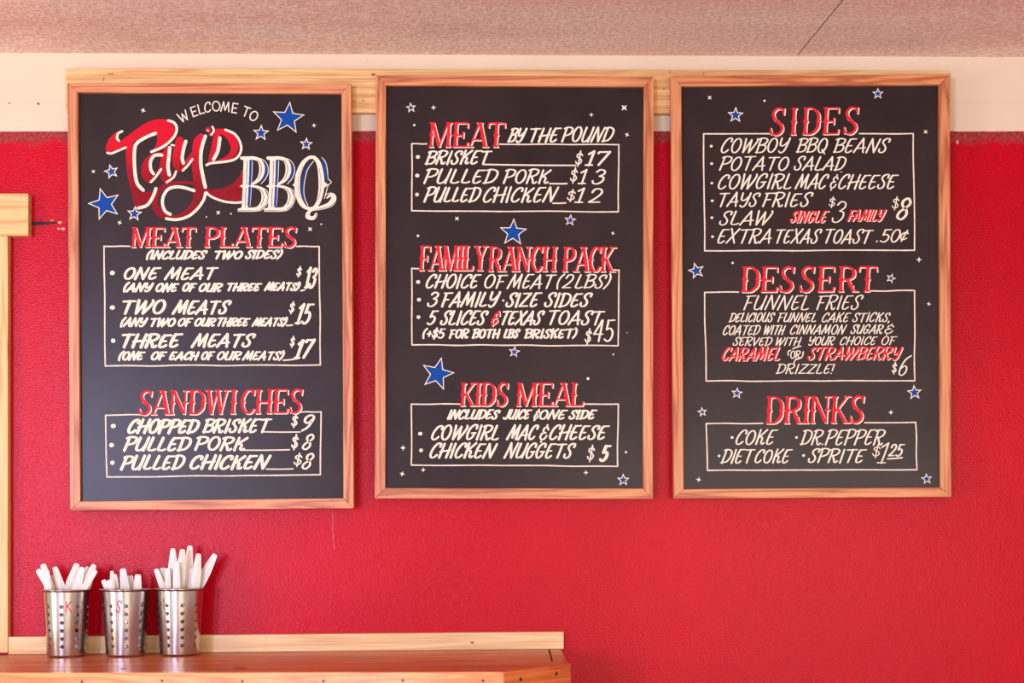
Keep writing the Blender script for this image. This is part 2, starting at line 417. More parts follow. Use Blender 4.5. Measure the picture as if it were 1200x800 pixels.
# ---- brush capitals: l = straight strokes, c = curves; box width, then strokes (x right, y up, cap height 1)
FONT = {
'A': (.66, 'l 0,0 .37,1|l .37,1 .58,0|l .1,.28 .66,.34'),
'B': (.56, 'l .08,0 .1,1|c -.04,.93 .2,1.02 .5,.94 .5,.7 .3,.56 .12,.52|c .12,.52 .46,.52 .56,.28 .4,.04 .0,.02'),
'C': (.52, 'c .5,.76 .5,.94 .34,1 .16,.84 .05,.5 .06,.16 .2,0 .36,.05 .48,.2'),
'D': (.6, 'l .1,0 .12,1|c -.02,.94 .26,1.0 .54,.84 .58,.45 .4,.1 .0,.02'),
'E': (.5, 'l .14,.96 .52,.98|c .16,.96 .09,.7 .06,.25 .12,.03 .28,.02 .44,.16|l .1,.5 .36,.5'),
'F': (.5, 'l .1,0 .12,.95|l -.02,.95 .52,.98|l .1,.48 .4,.5'),
'G': (.58, 'c .5,.76 .48,.96 .3,1.0 .1,.78 .04,.35 .14,.03 .3,.02 .44,.18 .48,.42|l .28,.42 .56,.45'),
'H': (.62, 'l .06,0 .1,1|l .52,0 .56,1|l -.02,.42 .64,.54'),
'I': (.2, 'l .1,0 .1,1'),
'J': (.42, 'c .36,1 .36,.5 .3,.1 .14,0 .0,.14'),
'K': (.58, 'l .08,0 .1,1|l .54,1 .12,.46|c .14,.5 .36,.44 .38,.1 .48,.01 .58,.1'),
'L': (.46, 'c .12,1 .08,.5 .06,.1 .16,.02 .32,.02 .46,.1'),
'M': (.8, 'l .0,0 .22,1|l .22,1 .38,.12|l .38,.12 .66,1|l .66,1 .72,0'),
'N': (.64, 'l .02,0 .14,1|l .14,1 .48,.02|l .48,.02 .62,1'),
'O': (.6, 'o .3,.5 .26,.5'),
'P': (.54, 'l .06,0 .1,1|c -.04,.92 .22,1.02 .52,.92 .5,.62 .32,.48 .1,.42'),
'Q': (.62, 'o .3,.5 .26,.5|l .34,.2 .58,-.08'),
'R': (.6, 'l .06,0 .1,1|c -.04,.92 .22,1.02 .52,.92 .5,.66 .32,.52 .12,.48|c .2,.5 .36,.2 .42,.02 .52,.0 .6,.1'),
'S': (.5, 'c .5,.76 .52,.94 .36,1.0 .18,.9 .14,.7 .28,.52 .4,.32 .36,.08 .18,.0 .04,.1 .03,.26'),
'T': (.6, 'l -.02,.95 .62,.98|l .33,.97 .29,0'),
'U': (.6, 'c .08,1 .05,.5 .08,.1 .24,0 .42,.14 .5,.4|l .56,1 .5,0'),
'V': (.56, 'l .04,1 .24,0|l .24,0 .56,1'),
'W': (.84, 'l .04,1 .14,0|l .14,0 .42,.92|l .42,.92 .5,0|c .5,0 .72,.5 .82,.85 .78,1'),
'X': (.58, 'l .08,1 .5,0|l .58,1 .0,0'),
'Y': (.58, 'c .06,1 .06,.62 .14,.46 .34,.5 .5,.72|c .58,1 .52,.45 .42,.08 .24,-.04 .1,.08'),
'Z': (.56, 'l .04,.96 .54,.97|l .54,.97 .02,.03|l .02,.03 .56,.05'),
'0': (.5, 'o .25,.5 .22,.5'),
'1': (.3, 'l .0,.8 .2,1|l .2,1 .18,0|l .02,.02 .34,.02'),
'2': (.5, 'c .06,.74 .14,.96 .34,.98 .46,.76 .34,.42 .04,.03|l .04,.03 .5,.04'),
'3': (.46, 'c .06,.84 .2,1 .4,.92 .42,.7 .24,.54|c .24,.54 .44,.46 .46,.2 .28,0 .08,.04 .02,.2'),
'4': (.52, 'l .36,1 .02,.34|l .02,.34 .54,.34|l .38,1 .36,0'),
'5': (.48, 'l .14,.97 .5,.99|l .14,.97 .1,.55|c .1,.55 .3,.6 .46,.42 .42,.14 .24,0 .04,.1'),
'6': (.48, 'c .46,1 .2,.8 .06,.42 .08,.1 .26,0 .44,.16 .42,.4 .26,.48 .08,.34'),
'7': (.5, 'l .02,.88 .06,.97|l .06,.97 .52,.98|l .52,.98 .2,0'),
'8': (.48, 'c .44,.84 .3,1 .12,.88 .14,.66 .34,.48 .42,.22 .26,0 .06,.12 .1,.36 .3,.54 .44,.72 .44,.86'),
'9': (.48, 'c .4,.7 .26,.5 .08,.58 .06,.84 .24,1 .42,.9 .42,.6 .3,.2 .1,0'),
'(': (.24, 'c .24,1.06 .08,.78 .04,.35 .12,-.05'),
')': (.22, 'c .08,1.06 .2,.8 .18,.35 .0,-.05'),
'$': (.42, 'c .42,.74 .3,.9 .1,.82 .1,.62 .3,.5 .4,.3 .28,.1 .1,.12 .02,.28|l .27,1.08 .2,-.08'),
'&': (.5, 'c .48,.78 .34,.96 .12,.86 .14,.62 .36,.52|c .36,.52 .06,.46 .02,.18 .2,.0 .4,.08 .5,.3|l .3,1.08 .3,1.12|l .2,-.14 .19,-.18'),
'+': (.42, 'l .02,.45 .42,.45|l .22,.7 .22,.2'),
'.': (.1, 'l .04,.0 .06,.02'),
',': (.12, 'l .08,.04 .0,-.14'),
'!': (.14, 'l .08,1 .06,.3|l .04,.0 .05,.02'),
'c': (.36, 'c .36,.7 .24,.84 .06,.62 .06,.3 .2,.16 .36,.3|l .28,1.0 .14,.0'),     # cent sign
'-': (.14, 'l .06,.4 .08,.42'),
}
def parse(spec):
    out = []
    for st in spec.split('|'):
        k = st[0]; pts = [tuple(float(c) for c in q.split(',')) for q in st[2:].split()]
        if k == 'o':
            (cx, cy), (rx, ry) = pts
            pts = [(cx + rx*math.sin(2*math.pi*(i/12) + .35), cy + ry*math.cos(2*math.pi*(i/12) + .35)) for i in range(13)]
            k = 'c'
        out.append((k, pts))
    return out
FONT = {k: (w, parse(s)) for k, (w, s) in FONT.items()}
RNG = random.Random(11)

def write(ink, text, x0, x1, base, H, wgt, slant=.30, base1=None, off=(0, 0), contrast=.36, gap=.11, seed=None):
    wgt = wgt * ((1.15 if H > 14 else 1.06) if x0 < 430 else 1.07 if x0 < 780 else 1.0)
    if text == '$': slant = .1; wgt *= .84
    """one word fitted between x0 and x1, standing on base (y down), cap height H"""
    rng = random.Random(seed if seed is not None else hash((len(text), round(x0*10))) & 0xffff)
    strokes = []; cx = 0.0
    for ch in text:
        w, sts = FONT[ch]
        j = rng.uniform(-.02, .02); hs = rng.uniform(.96, 1.03); sl = rng.uniform(-.03, .03)
        for k, pts in sts:
            strokes.append((k, [(cx + x, y * hs + j, sl) for x, y in pts]))
        cx += w + gap
    def placed(sx): return [(k, [(x*sx + (slant + s)*y*H, y) for x, y, s in pts]) for k, pts in strokes]
    tgt = max((x1 - x0) - wgt, .5); sx = tgt / max(cx, .1)
    for _ in range(8):
        pl = placed(sx); lo = min(p[0] for _, q in pl for p in q); hi = max(p[0] for _, q in pl for p in q)
        cur = hi - lo
        sx = max(sx * (1 + (tgt - cur) / max(cur, .5)) if cur > 0 else sx, H * .12)
    pl = placed(sx); lo = min(p[0] for _, q in pl for p in q)
    b1 = base if base1 is None else base1
    for k, pts in pl:
        P = []
        for x, y in pts:
            X = x0 + wgt/2 + (x - lo); t = (X - x0) / max(x1 - x0, 1)
            P.append((X + off[0], base + (b1 - base)*t - wgt/2 - y*(H - wgt) + off[1]))
        if k == 'c': P = catmull(P, 6)
        elif len(P) == 2:
            (ax, ay), (bx, by) = P
            q = rng.uniform(-.012, .012) * H
            P = [(ax, ay), ((ax+bx)/2 + q, (ay+by)/2), (bx, by)]; P = catmull(P, 4)
        ws = []
        n = len(P)
        for i in range(n):
            a = P[max(i-1, 0)]; c = P[min(i+1, n-1)]
            dx, dy = c[0]-a[0], c[1]-a[1]; l = math.hypot(dx, dy) or 1
            ws.append(wgt * (1 - contrast + contrast * abs(dy)/l) * (1.04 - .12*i/max(n-1, 1)))
        ink.ribbon(P, ws)

# ---- spurred heading capitals; S stem, d thick diagonal, t thin line, b swelling curve, s serif, v spur
HEAD = {
'A': (.66, 'd .38,1 .62,0|t .36,.98 .06,0|t .14,.3 .56,.3|s .06,0|s .62,0|v .5,.45|s .36,1'),
'C': (.56, 'b .5,.78 .42,.95 .24,.94 .1,.7 .08,.5 .1,.28 .24,.05 .42,.04 .54,.2|t .52,1 .51,.78|v .08,.5'),
'D': (.64, 'S .13|b .13,.97 .36,.96 .55,.76 .57,.5 .55,.24 .36,.04 .13,.03|v .57,.5'),
'E': (.6, 'S .13|t .13,.97 .54,.97 .55,.8|t .13,.48 .4,.48|t .4,.6 .4,.38|t .13,.03 .56,.03 .58,.18'),
'F': (.56, 'S .13|t .13,.97 .52,.97 .54,.78|t .13,.48 .4,.48|t .4,.6 .4,.38'),
'H': (.68, 'S .12|S .56|t .12,.47 .56,.47'),
'I': (.24, 'S .12'),
'K': (.64, 'S .12|t .56,.98 .2,.45|d .25,.52 .56,0|s .56,1|s .58,0'),
'L': (.56, 'S .12|t .12,.03 .5,.03 .52,.18'),
'M': (.84, 'h .1|d .12,1 .4,.03|t .4,.03 .68,.98|S .72'),
'N': (.72, 'h .1|d .12,1 .58,.02|t .6,0 .6,1|s .6,1|v .6,.5'),
'P': (.58, 'S .12|b .12,.97 .34,.96 .5,.86 .53,.72 .5,.58 .34,.46 .12,.44'),
'R': (.66, 'S .12|b .12,.97 .34,.96 .5,.86 .53,.72 .5,.58 .34,.48 .12,.46|d .34,.46 .56,0|s .6,0|v .46,.24'),
'S': (.54, 'b .47,.78 .42,.94 .26,.97 .13,.82 .16,.64 .28,.5 .42,.36 .45,.18 .32,.03 .14,.05 .06,.2|t .49,1 .48,.76|t .06,.26 .07,.04|v .22,.55'),
'T': (.64, 'S .32|t .02,.8 .04,.97 .6,.97 .62,.8'),
'W': (.9, 'd .1,1 .26,0|t .26,.02 .44,.95|d .46,1 .62,0|t .62,.02 .82,.98|s .1,1|s .46,1|s .82,1'),
'Y': (.64, 'd .08,1 .33,.45|t .58,.98 .34,.45|d .33,.5 .33,0|s .33,0|s .1,1|s .58,1|v .33,.44'),
}
def heading(ink, text, x0, x1, base, H, T=5.0, t=1.7, off=(0, 0), base1=None, lean=.06, gaps=None):
    cx = 0; pos = []
    for i, ch in enumerate(text):
        pos.append(cx); cx += HEAD[ch][0] + .02 + (gaps or {}).get(i, 0)
    sx = (x1 - x0) / (cx - .02)
    b1 = base if base1 is None else base1
    def P(x, y):
        X = x0 + x*sx; tt = (X - x0) / (x1 - x0)
        return (X + lean*(y - .5)*H + off[0], base + (b1 - base)*tt - y*H + off[1])
    hw = T/2; T = T*.78; hw = T/2; sl = T*.5 + 1.5; sp = T*.5 + 1.4; sh = 1.4
    def stem(x, k=1.0):
        h = hw*k; s_ = h + 1.3; p_ = h + 1.3
        prof = [(s_, 0), (s_, sh/H), (h, .085), (h*.86, .3), (h, .43), (p_, .49), (h, .55), (h*.86, .7), (h, .915), (s_, 1-sh/H), (s_, 1)]
        pts = []
        for o, y in prof: q = P(x, y); pts.append((q[0] + o, q[1]))
        for o, y in prof[::-1]: q = P(x, y); pts.append((q[0] - o, q[1]))
        ink.poly(pts)
    for ch, gx in zip(text, pos):
        for st in HEAD[ch][1].split('|'):
            k = st[0]; pts = [tuple(float(c) for c in q.split(',')) for q in st[2:].split()]
            if k == 'S': stem(gx + pts[0][0])
            elif k == 'h': stem(gx + pts[0][0], .72)
            elif k == 'd':
                (ax, ay), (bx, by) = [P(gx + p[0], p[1]) for p in pts]
                ink.poly([(ax - hw, ay), (ax + hw, ay), (bx + hw, by), (bx - hw, by)])
            elif k == 't':
                q = [P(gx + p[0], min(max(p[1], t/2/H), 1 - t/2/H)) for p in pts]
                for a, c in zip(q[:-1], q[1:]): ink.ribbon([a, c], [t, t])
            elif k == 'b':
                q = catmull([P(gx + p[0], p[1]) for p in pts], 6); n = len(q); ws = []
                for i in range(n):
                    a = q[max(i-1, 0)]; c = q[min(i+1, n-1)]; dx, dy = c[0]-a[0], c[1]-a[1]
                    l = math.hypot(dx, dy) or 1
                    ed = min(1, min(i, n-1-i) / (n*(.22 if ch != 'S' else .42)))
                    f = (abs(dy)/l if ch != 'S' else 1.0) * ed
                    ws.append(t + (T*.95 - t) * f)
                ink.ribbon(q, ws)
            elif k == 's':
                x, y = P(gx + pts[0][0], pts[0][1]); y += (-sh/2 if pts[0][1] < .5 else sh/2)
                ink.ribbon([(x - sl, y), (x + sl, y)], [sh, sh])
            elif k == 'v':
                x, y = P(gx + pts[0][0], pts[0][1])
                ink.poly([(x - sp, y), (x, y - 2), (x + sp, y), (x, y + 2)])

# ------------------------------------------------------------------ menu boards
FD, PD, BD = .043, .033, .0205          # front of frame, chalk face, back of frame
def shrink(q, c, f): return q
def menu_board(outer, inner, label):
    ctr = wp((outer[2][0] + outer[3][0]) / 2, (outer[2][1] + outer[3][1]) / 2, BD)
    root = empty('menu_board', ctr, label, 'menu board', None)
    names = ('top', 'right', 'bottom', 'left')
    for i in range(4):
        j = (i + 1) % 4
        of = [wp(*outer[i], FD), wp(*outer[j], FD), wp(*inner[j], FD), wp(*inner[i], FD)]
        bk = [Vector((p.x, -BD, p.z)) for p in of]
        m = MB(); m.prism(of, bk)
        m.build('frame_rail', MAT['frame_h' if i % 2 == 0 else 'frame_v'], root, bevel=.0011)
    cx = sum(p[0] for p in inner)/4; cy = sum(p[1] for p in inner)/4
    q = [wp(p[0] + (-3 if p[0] < cx else 3), p[1] + (-3 if p[1] < cy else 3), PD) for p in inner]
    m = MB(); m.prism(q, [Vector((p.x, -BD - .002, p.z)) for p in q])
    m.build('chalkboard_panel', MAT['slate'], root)
    return root
L1, L2, L3 = .0003, .0005, .0007        # paint layers above the chalk face

def put_heading(root, words, lab, off=(1.3, 1.1)):
    a = Ink(PD, L2); b = Ink(PD, L1)
    for w in words:
        heading(a, *w[:5], **(w[5] if len(w) > 5 else {}))
        heading(b, *w[:5], off=off, **(w[5] if len(w) > 5 else {}))
    o = a.build('heading_lettering', MAT['red_paint'], root); o['label'] = lab
    b.build('heading_shading', MAT['white_paint'], o)
def put_line(root, words, name='menu_lettering'):
    a = Ink(PD, L3)
    for w in words: write(a, *w[:6], **(w[6] if len(w) > 6 else {}))
    return a.build(name, MAT['white_paint'], root)
def put_red(root, w, lab):
    a = Ink(PD, L2); b = Ink(PD, L1)
    kw = dict(w[6]) if len(w) > 6 else {}
    sd = 7 + int(w[1])
    write(a, *w[:6], seed=sd, **kw); write(b, *w[:6], seed=sd, off=(1.2, .7), **kw)
    o = a.build('accent_lettering', MAT['red_paint'], root); o['label'] = lab
    b.build('accent_shading', MAT['white_paint'], o)
def put_border(root, paths, w=1.55, seed=0):
    rng = random.Random(seed + 5); a = Ink(PD, L1)
    for path in paths:
        for (ax, ay), (bx, by) in zip(path[:-1], path[1:]):
            n = max(3, int(math.hypot(bx-ax, by-ay) / 26)); P = []
            for i in range(n + 1):
                t = i/n; e = 0 if i in (0, n) else .45
                P.append((ax + (bx-ax)*t + rng.uniform(-e, e)*(abs(by-ay) > abs(bx-ax)), ay + (by-ay)*t + rng.uniform(-e, e)*(abs(bx-ax) > abs(by-ay))))
            P = catmull(P, 4); a.ribbon(P, [w*rng.uniform(.9, 1.1) for _ in P])
    a.build('border_line', MAT['line_paint'], root)
def box_paths(tl, tr, br, bl, g0, g1):
    t = lambda x: tl[1] + (tr[1]-tl[1])*(x-tl[0])/(tr[0]-tl[0])
    return [[(g0, t(g0)), tl, bl, br, tr, (g1, t(g1))]]
def put_leader(root, segs, w=1.5):
    for a_, b_ in segs:
        a = Ink(PD, L1); mid = ((a_[0]+b_[0])/2, (a_[1]+b_[1])/2 + .25)
        P = catmull([a_, mid, b_], 6); a.ribbon(P, [w]*len(P)); a.build('leader_line', MAT['line_paint'], root)
def put_bullets(root, pts, r):
    for i, (x, y) in enumerate(pts):
        a = Ink(PD, L1); a.dot(x, y, r*(1 + .08*math.sin(i*2.3)), 12, r*.9); a.build('bullet_dot', MAT['white_paint'], root)
def star_pts(cx, cy, r, rot, inner=.40):
    return [(cx + (r if k % 2 == 0 else r*inner)*math.sin(R(rot) + math.pi*k/5), cy - (r if k % 2 == 0 else r*inner)*math.cos(R(rot) + math.pi*k/5)) for k in range(10)]
def put_star(root, cx, cy, r, rot=0):
    a = Ink(PD, L2); b = Ink(PD, L1)
    lw = 1.35 if r > 12 else 1.2
    a.poly(star_pts(cx, cy, r - (2.6 if r > 12 else 2.9 if r > 8 else 2.5), rot, .42))
    b.poly(star_pts(cx, cy, r, rot, .43))
    if r > 12: pass
    o = a.build('painted_star', MAT['blue_paint'], root); o['label'] = 'blue painted star with a cream outline'
    b.build('star_outline', MAT['white_paint'], o)
def put_sparkle(root, cx, cy, r, rot=0, dot=False):
    a = Ink(PD, L1)
    if dot: a.dot(cx, cy, r, 9)
    else:
        a.poly([(cx + (r if k % 2 == 0 else r*.36)*math.sin(R(rot) + math.pi*k/4), cy - (r if k % 2 == 0 else r*.36)*math.cos(R(rot) + math.pi*k/4)) for k in range(8)])
    a.build('painted_sparkle', MAT['white_paint'], root)

# ---------------- left board
B1 = menu_board([(79, 97), (411.5, 98), (414.5, 595.5), (82, 598)], [(91, 108.5), (400, 109.6), (402.4, 583.6), (94, 587.2)],
                'leftmost framed chalkboard menu, with the large red script and BBQ lettering at its top')
# arched greeting
a = Ink(PD, L1)
for ch, x, y, rot, w in (('W', 214.7, 136.4, 27, 11), ('E', 227.3, 130.6, 19, 6.2), ('L', 235.4, 127.6, 14, 6), ('C', 243, 125.6, 9, 7.5), ('O', 253.3, 124.3, 2, 10),
                         ('M', 264.2, 125, -3, 10.5), ('E', 275, 126.6, -9, 6.2), ('T', 288.4, 130.8, -21, 7.6), ('O', 297.4, 135.8, -28, 9.5)):
    gw, sts = FONT[ch]; H = 11.2; cr, sr = math.cos(R(rot)), math.sin(R(rot))
    if ch == 'E': sts = [('l', [(.04, 1), (.04, 0)]), ('l', [(.04, .98), (.5, .98)]), ('l', [(.04, .5), (.42, .5)]), ('l', [(.04, .02), (.5, .02)])]
    if ch == 'L': sts = [('l', [(.04, 1), (.04, 0)]), ('l', [(.04, .02), (.46, .02)])]
    if ch == 'W': sts = [('l', [(0, 1), (.22, 0)]), ('l', [(.22, 0), (.42, .8)]), ('l', [(.42, .8), (.62, 0)]), ('l', [(.62, 0), (.84, 1)])]
    if ch == 'T': sts = [('l', [(0, .98), (.6, .98)]), ('l', [(.3, .98), (.3, 0)])]
    for k, pts in sts:
        P = [((u/gw - .5)*w, (.5 - v)*H) for u, v in pts]
        if k == 'c': P = catmull(P, 6)
        P = [(x + px*cr + py*sr, y - px*sr + py*cr) for px, py in P]
        a.ribbon(P, [1.4]*len(P))
a.build('greeting_lettering', MAT['white_paint'], B1)

# script name
Z1 = lambda x, y: (100 + x/6.667, 110 + y/6.667)
Z2 = lambda x, y: (120 + x/6.667, 170 + y/6.667)
Z4 = lambda x, y: (200 + x/6.0, 110 + y/6.0)
def zr_(ink, Z, s, path, ws=None, w=None):
    """variable brush stroke through traced points"""
    q = [Z(*p) + ((ws[i] if ws else w)/s,) for i, p in enumerate(path)]
    q = catmull(q, 7); ink.ribbon([p[:2] for p in q], [p[2] for p in q])
red = Ink(PD, L2); deep = Ink(PD, L2 - .0001); wht = Ink(PD, L1)
red.smooth_poly([Z1(*p) for p in ((285,290),(240,300),(195,340),(165,395),(160,440),(180,460),(240,440),(320,412),(375,378),(440,335),(520,300),(555,318),(562,360),(545,415),(515,450),(580,422),(655,378),(698,310),(692,250),(645,205),(570,197),(500,215),(420,260),(330,328),(268,368),(240,350),(250,312))], 4)
red.smooth_poly([Z1(*p) for p in ((322,405),(318,480),(322,560),(332,640),(350,660),(395,665),(385,600),(374,500),(376,385))], 4)
deep.smooth_poly([Z1(*p) for p in ((326,600),(338,680),(362,780),(398,888),(470,875),(520,815),(538,762),(500,766),(445,757),(402,705),(382,620),(350,600))], 4)
zr_(red, Z1, 6.667, ((600,462),(535,480),(482,540),(470,612),(490,662),(525,665),(570,610),(603,550)), (14,34,58,64,56,46,28,16))
zr_(red, Z1, 6.667, ((640,425),(620,520),(612,600),(628,662),(662,668),(706,610)), (40,64,64,62,40,16))
zr_(red, Z1, 6.667, ((738,362),(718,450),(712,530),(735,580),(775,562),(835,480),(872,400)), (62,62,62,56,46,34,20))
zr_(red, Z1, 6.667, ((905,330),(880,380),(868,460)), (46,76,64))
zr_(deep, Z1, 6.667, ((880,390),(866,470),(866,560),(876,650),(886,740),(880,800)), (60,64,66,70,74,80))
zr_(deep, Z2, 6.667, ((748,330),(738,430),(700,490),(640,540),(560,562),(480,548),(425,500),(408,450),(425,385),(480,322),(560,297),(650,292),(730,302)), (78,62,54,44,30,52,58,50,44,36,26,20,16))
deep.smooth_poly([Z2(*p) for p in ((720,300),(800,338),(880,346),(960,330),(1030,290),(1075,240),(1085,205),(1112,212),(1112,452),(1040,445),(950,430),(870,402),(800,362),(740,352))], 4)
red.smooth_poly([Z1(*p) for p in ((938,278),(948,262),(970,262),(980,285),(972,322),(962,322),(966,300),(945,294))], 4)
zr_(red, Z4, 6.0, ((332,262),(318,330),(298,410),(266,490)), (40,46,40,16))
zr_(red, Z4, 6.0, ((340,264),(388,272),(430,316),(450,370),(436,420),(390,456),(315,478)), (36,50,56,54,46,32,12))
W_ = [(Z1,6.667,((548,308),(480,335),(408,380),(386,430),(384,560),(402,690),(452,752)),26),
      (Z2,6.667,((418,338),(396,400),(350,468),(280,492)),24),
      (Z1,6.667,((648,208),(692,224),(714,265),(702,320),(655,376),(590,422),(515,452)),20),
      (Z1,6.667,((172,460),(205,464),(260,442),(316,418)),17),
      (Z1,6.667,((288,292),(256,310),(248,345),(262,366)),19),
      (Z1,6.667,((598,478),(540,482),(510,530),(512,590),(532,624)),24),
      (Z1,6.667,((592,588),(552,645),(512,688)),18),
      (Z1,6.667,((660,420),(652,500),(646,570),(656,632)),27),
      (Z1,6.667,((708,606),(690,650),(636,690)),17),
      (Z1,6.667,((672,398),(694,402)),14),
      (Z1,6.667,((785,370),(768,430),(757,500),(766,540)),26),
      (Z1,6.667,((836,510),(800,560),(762,598)),18),
      (Z1,6.667,((938,330),(908,430),(902,540),(920,650),(938,728)),27),
      (Z2,6.667,((716,356),(640,332),(570,326),(512,346),(476,400),(470,460),(490,515),(530,540)),24),
      (Z2,6.667,((500,574),(580,582),(670,556),(740,500),(790,430),(806,372)),22),
      (Z2,6.667,((815,370),(850,402),(940,437),(1030,450),(1085,446)),17),
      (Z1,6.667,((992,256),(1004,285),(984,320)),16),
      (Z1,6.667,((955,284),(960,288)),12),
      (Z4,6.0,((385,252),(450,282),(488,340),(494,400),(462,452),(400,474),(290,486),(252,500)),17),
      (Z4,6.0,((346,310),(332,400),(302,460)),24)]
wtop = Ink(PD, L3)
for z_, s_, p_, w_ in W_: zr_(wtop, z_, s_, p_, w=w_)
o = red.build('script_lettering', MAT['mid_red_paint'], B1); o['label'] = 'large bright red brush script with cream shading'
deep.build('script_tail', MAT['deep_red_paint'], o); wtop.build('script_shading', MAT['white_paint'], o)

# BBQ
ZQ = lambda x, y: (260 + x/8.0, 170 + y/8.0)
bw = Ink(PD, L3 + .0002); bl = Ink(PD, L3 + .0003); bo = Ink(PD, L3 + .0001); gl = Ink(PD, L3 + .0004); kb = Ink(PD, L3)
def bigB(dx, k):
    T_ = lambda x, y: ZQ(x + dx + k*(360 - y)/255.0*0, y)
    bw.poly([T_(*p) for p in ((168,118),(180,106),(300,104),(300,134),(258,140),(254,372),(246,586),(300,584),(300,612),(150,612),(146,598),(186,584),(196,400),(165,385),(196,368),(204,140),(178,136))])
    zr_(bw, T_, 8.0, ((285,120),(340,135),(372,185),(374,255),(345,320),(290,362),(240,380)), (30,36,50,52,40,22,16))
    zr_(bw, T_, 8.0, ((250,384),(330,392),(382,430),(398,485),(382,545),(335,592),(270,600)), (16,26,42,52,46,34,26))
    zr_(bl, T_, 8.0, ((270,152),(268,260),(262,368)), (23,23,23)); zr_(bl, T_, 8.0, ((261,396),(257,480),(251,562)), (23,23,23))
    zr_(bl, T_, 8.0, ((404,170),(420,230),(404,300),(368,352)), (12,19,16,8))
    zr_(bo, T_, 8.0, ((285,150),(282,260),(274,372)), w=8); zr_(bo, T_, 8.0, ((274,398),(270,480),(262,568)), w=8)
    zr_(bo, T_, 8.0, ((330,118),(390,140),(428,190),(434,250),(412,312),(368,362)), w=7)
    zr_(bo, T_, 8.0, ((350,388),(412,418),(438,470),(432,530),(392,590),(330,618),(150,620)), w=7)
    zr_(bo, T_, 8.0, ((392,432),(424,480),(408,550),(350,604)), w=10)
    zr_(gl, T_, 8.0, ((236,150),(232,370)), w=6); zr_(gl, T_, 8.0, ((226,400),(220,575)), w=6)
    zr_(gl, T_, 8.0, ((330,140),(366,190),(368,255),(340,318)), w=6); zr_(gl, T_, 8.0, ((340,402),(386,450),(392,500),(368,560)), w=6)
bigB(0, 0); bigB(247, 0)
zr_(bw, ZQ, 8.0, ((812,118),(760,170),(718,270),(706,370),(716,470),(750,550),(800,590),(860,588),(905,530),(928,440),(934,350),(926,250),(905,165),(862,115),(812,118)), (30,40,48,52,50,44,32,30,40,50,54,50,42,32,30))
bw.poly([ZQ(*p) for p in ((690,350),(662,372),(690,396))]); bw.poly([ZQ(*p) for p in ((950,330),(996,372),(948,410))])
zr_(bw, ZQ, 8.0, ((850,598),(930,580),(1000,556),(1040,515),(1044,482),(1018,470),(985,496)), (20,26,36,44,38,30,12))
zr_(bw, ZQ, 8.0, ((872,596),(820,622),(806,660),(836,684),(868,668),(878,640)), (14,30,38,34,20,10))
zr_(bl, ZQ, 8.0, ((846,156),(792,222),(764,320),(752,420),(766,500),(790,552)), (8,14,16,17,14,8))
zr_(bl, ZQ, 8.0, ((940,128),(964,190),(976,270),(990,336)), (14,24,24,14))
zr_(bo, ZQ, 8.0, ((860,150),(806,226),(778,330),(768,430),(782,510),(806,562)), w=7)
zr_(bo, ZQ, 8.0, ((938,116),(972,160),(990,240),(996,312),(1026,346),(996,378),(978,440),(962,500)), w=8)
zr_(bo, ZQ, 8.0, ((860,612),(960,596),(1036,566),(1068,515),(1062,468),(1020,448),(976,464)), w=7)
zr_(bo, ZQ, 8.0, ((790,640),(790,680),(830,698),(872,690),(892,650),(886,636)), w=7)
zr_(gl, ZQ, 8.0, ((760,200),(722,300),(714,400),(736,500)), w=4); zr_(gl, ZQ, 8.0, ((912,220),(928,330),(922,440),(890,530)), w=4)
o = bw.build('barbecue_lettering', MAT['white_paint'], B1); o['label'] = 'large cream spurred letters BBQ with blue shading'
bl.build('letter_blue_shading', MAT['blue_paint'], o); bo.build('letter_outline', MAT['line_paint'], o); gl.build('letter_inline', MAT['grey_paint'], o)

put_heading(B1, [('MEAT', 154, 229, 289.6, 23.6, dict(T=4.8)), ('PLATES', 239.5, 347.4, 289.6, 23.8, dict(T=4.8))], 'red spurred heading reading MEAT PLATES')
put_heading(B1, [('SANDWICHES', 162, 354.5, 486, 28.5, dict(T=4.8, base1=484, gaps={4: .06, 5: .14}))], 'red spurred heading reading SANDWICHES')
put_border(B1, box_paths((121.9, 288.5), (374, 288.7), (375.4, 427.4), (123.4, 428.7), 152.3, 347.7), seed=1)
put_border(B1, box_paths((123.7, 486.5), (376.3, 482.4), (375.4, 556), (125.4, 558.8), 166, 351), seed=2)
put_line(B1, [('(INCLUDES', 170.8, 243.7, 304.6, 12, 2.7), ('TWO', 251, 285, 304.4, 11.4, 2.9), ('SIDES)', 286.7, 332, 304, 12, 2.6)])
put_line(B1, [('ONE', 145, 190, 328.5, 16.4, 2.9), ('MEAT', 191.8, 257, 328.6, 16, 2.7)])
put_line(B1, [('(ANY', 144, 180.7, 342.6, 12, 2.9), ('ONE', 182, 211, 342.8, 12, 2.8), ('OF', 213.3, 232, 342.4, 11.8, 2.8), ('OUR', 232.6, 261.6, 342.6, 11.8, 2.8), ('THREE', 265.7, 308, 341.8, 11.4, 2.8), ('MEATS)', 309, 352.6, 341.4, 11.4, 2.6)])
put_line(B1, [('TWO', 142.8, 194.7, 369, 18.6, 3.2), ('MEATS', 201, 271.8, 369, 18.4, 3.0)])
put_line(B1, [('(ANY', 140.4, 174, 383.4, 12, 2.7), ('TWO', 176, 206.3, 383.4, 11.6, 2.8), ('OF', 208, 227.5, 383, 11.6, 2.7), ('OUR', 227.5, 254, 383, 11.4, 2.7), ('THREE', 254.5, 294.5, 383, 11.6, 2.7), ('MEATS)', 294.5, 337.4, 383, 11.6, 2.5)])
put_line(B1, [('THREE', 142, 215.7, 408.4, 18.6, 3.4), ('MEATS', 223.3, 300.2, 408, 18.4, 3.0)])
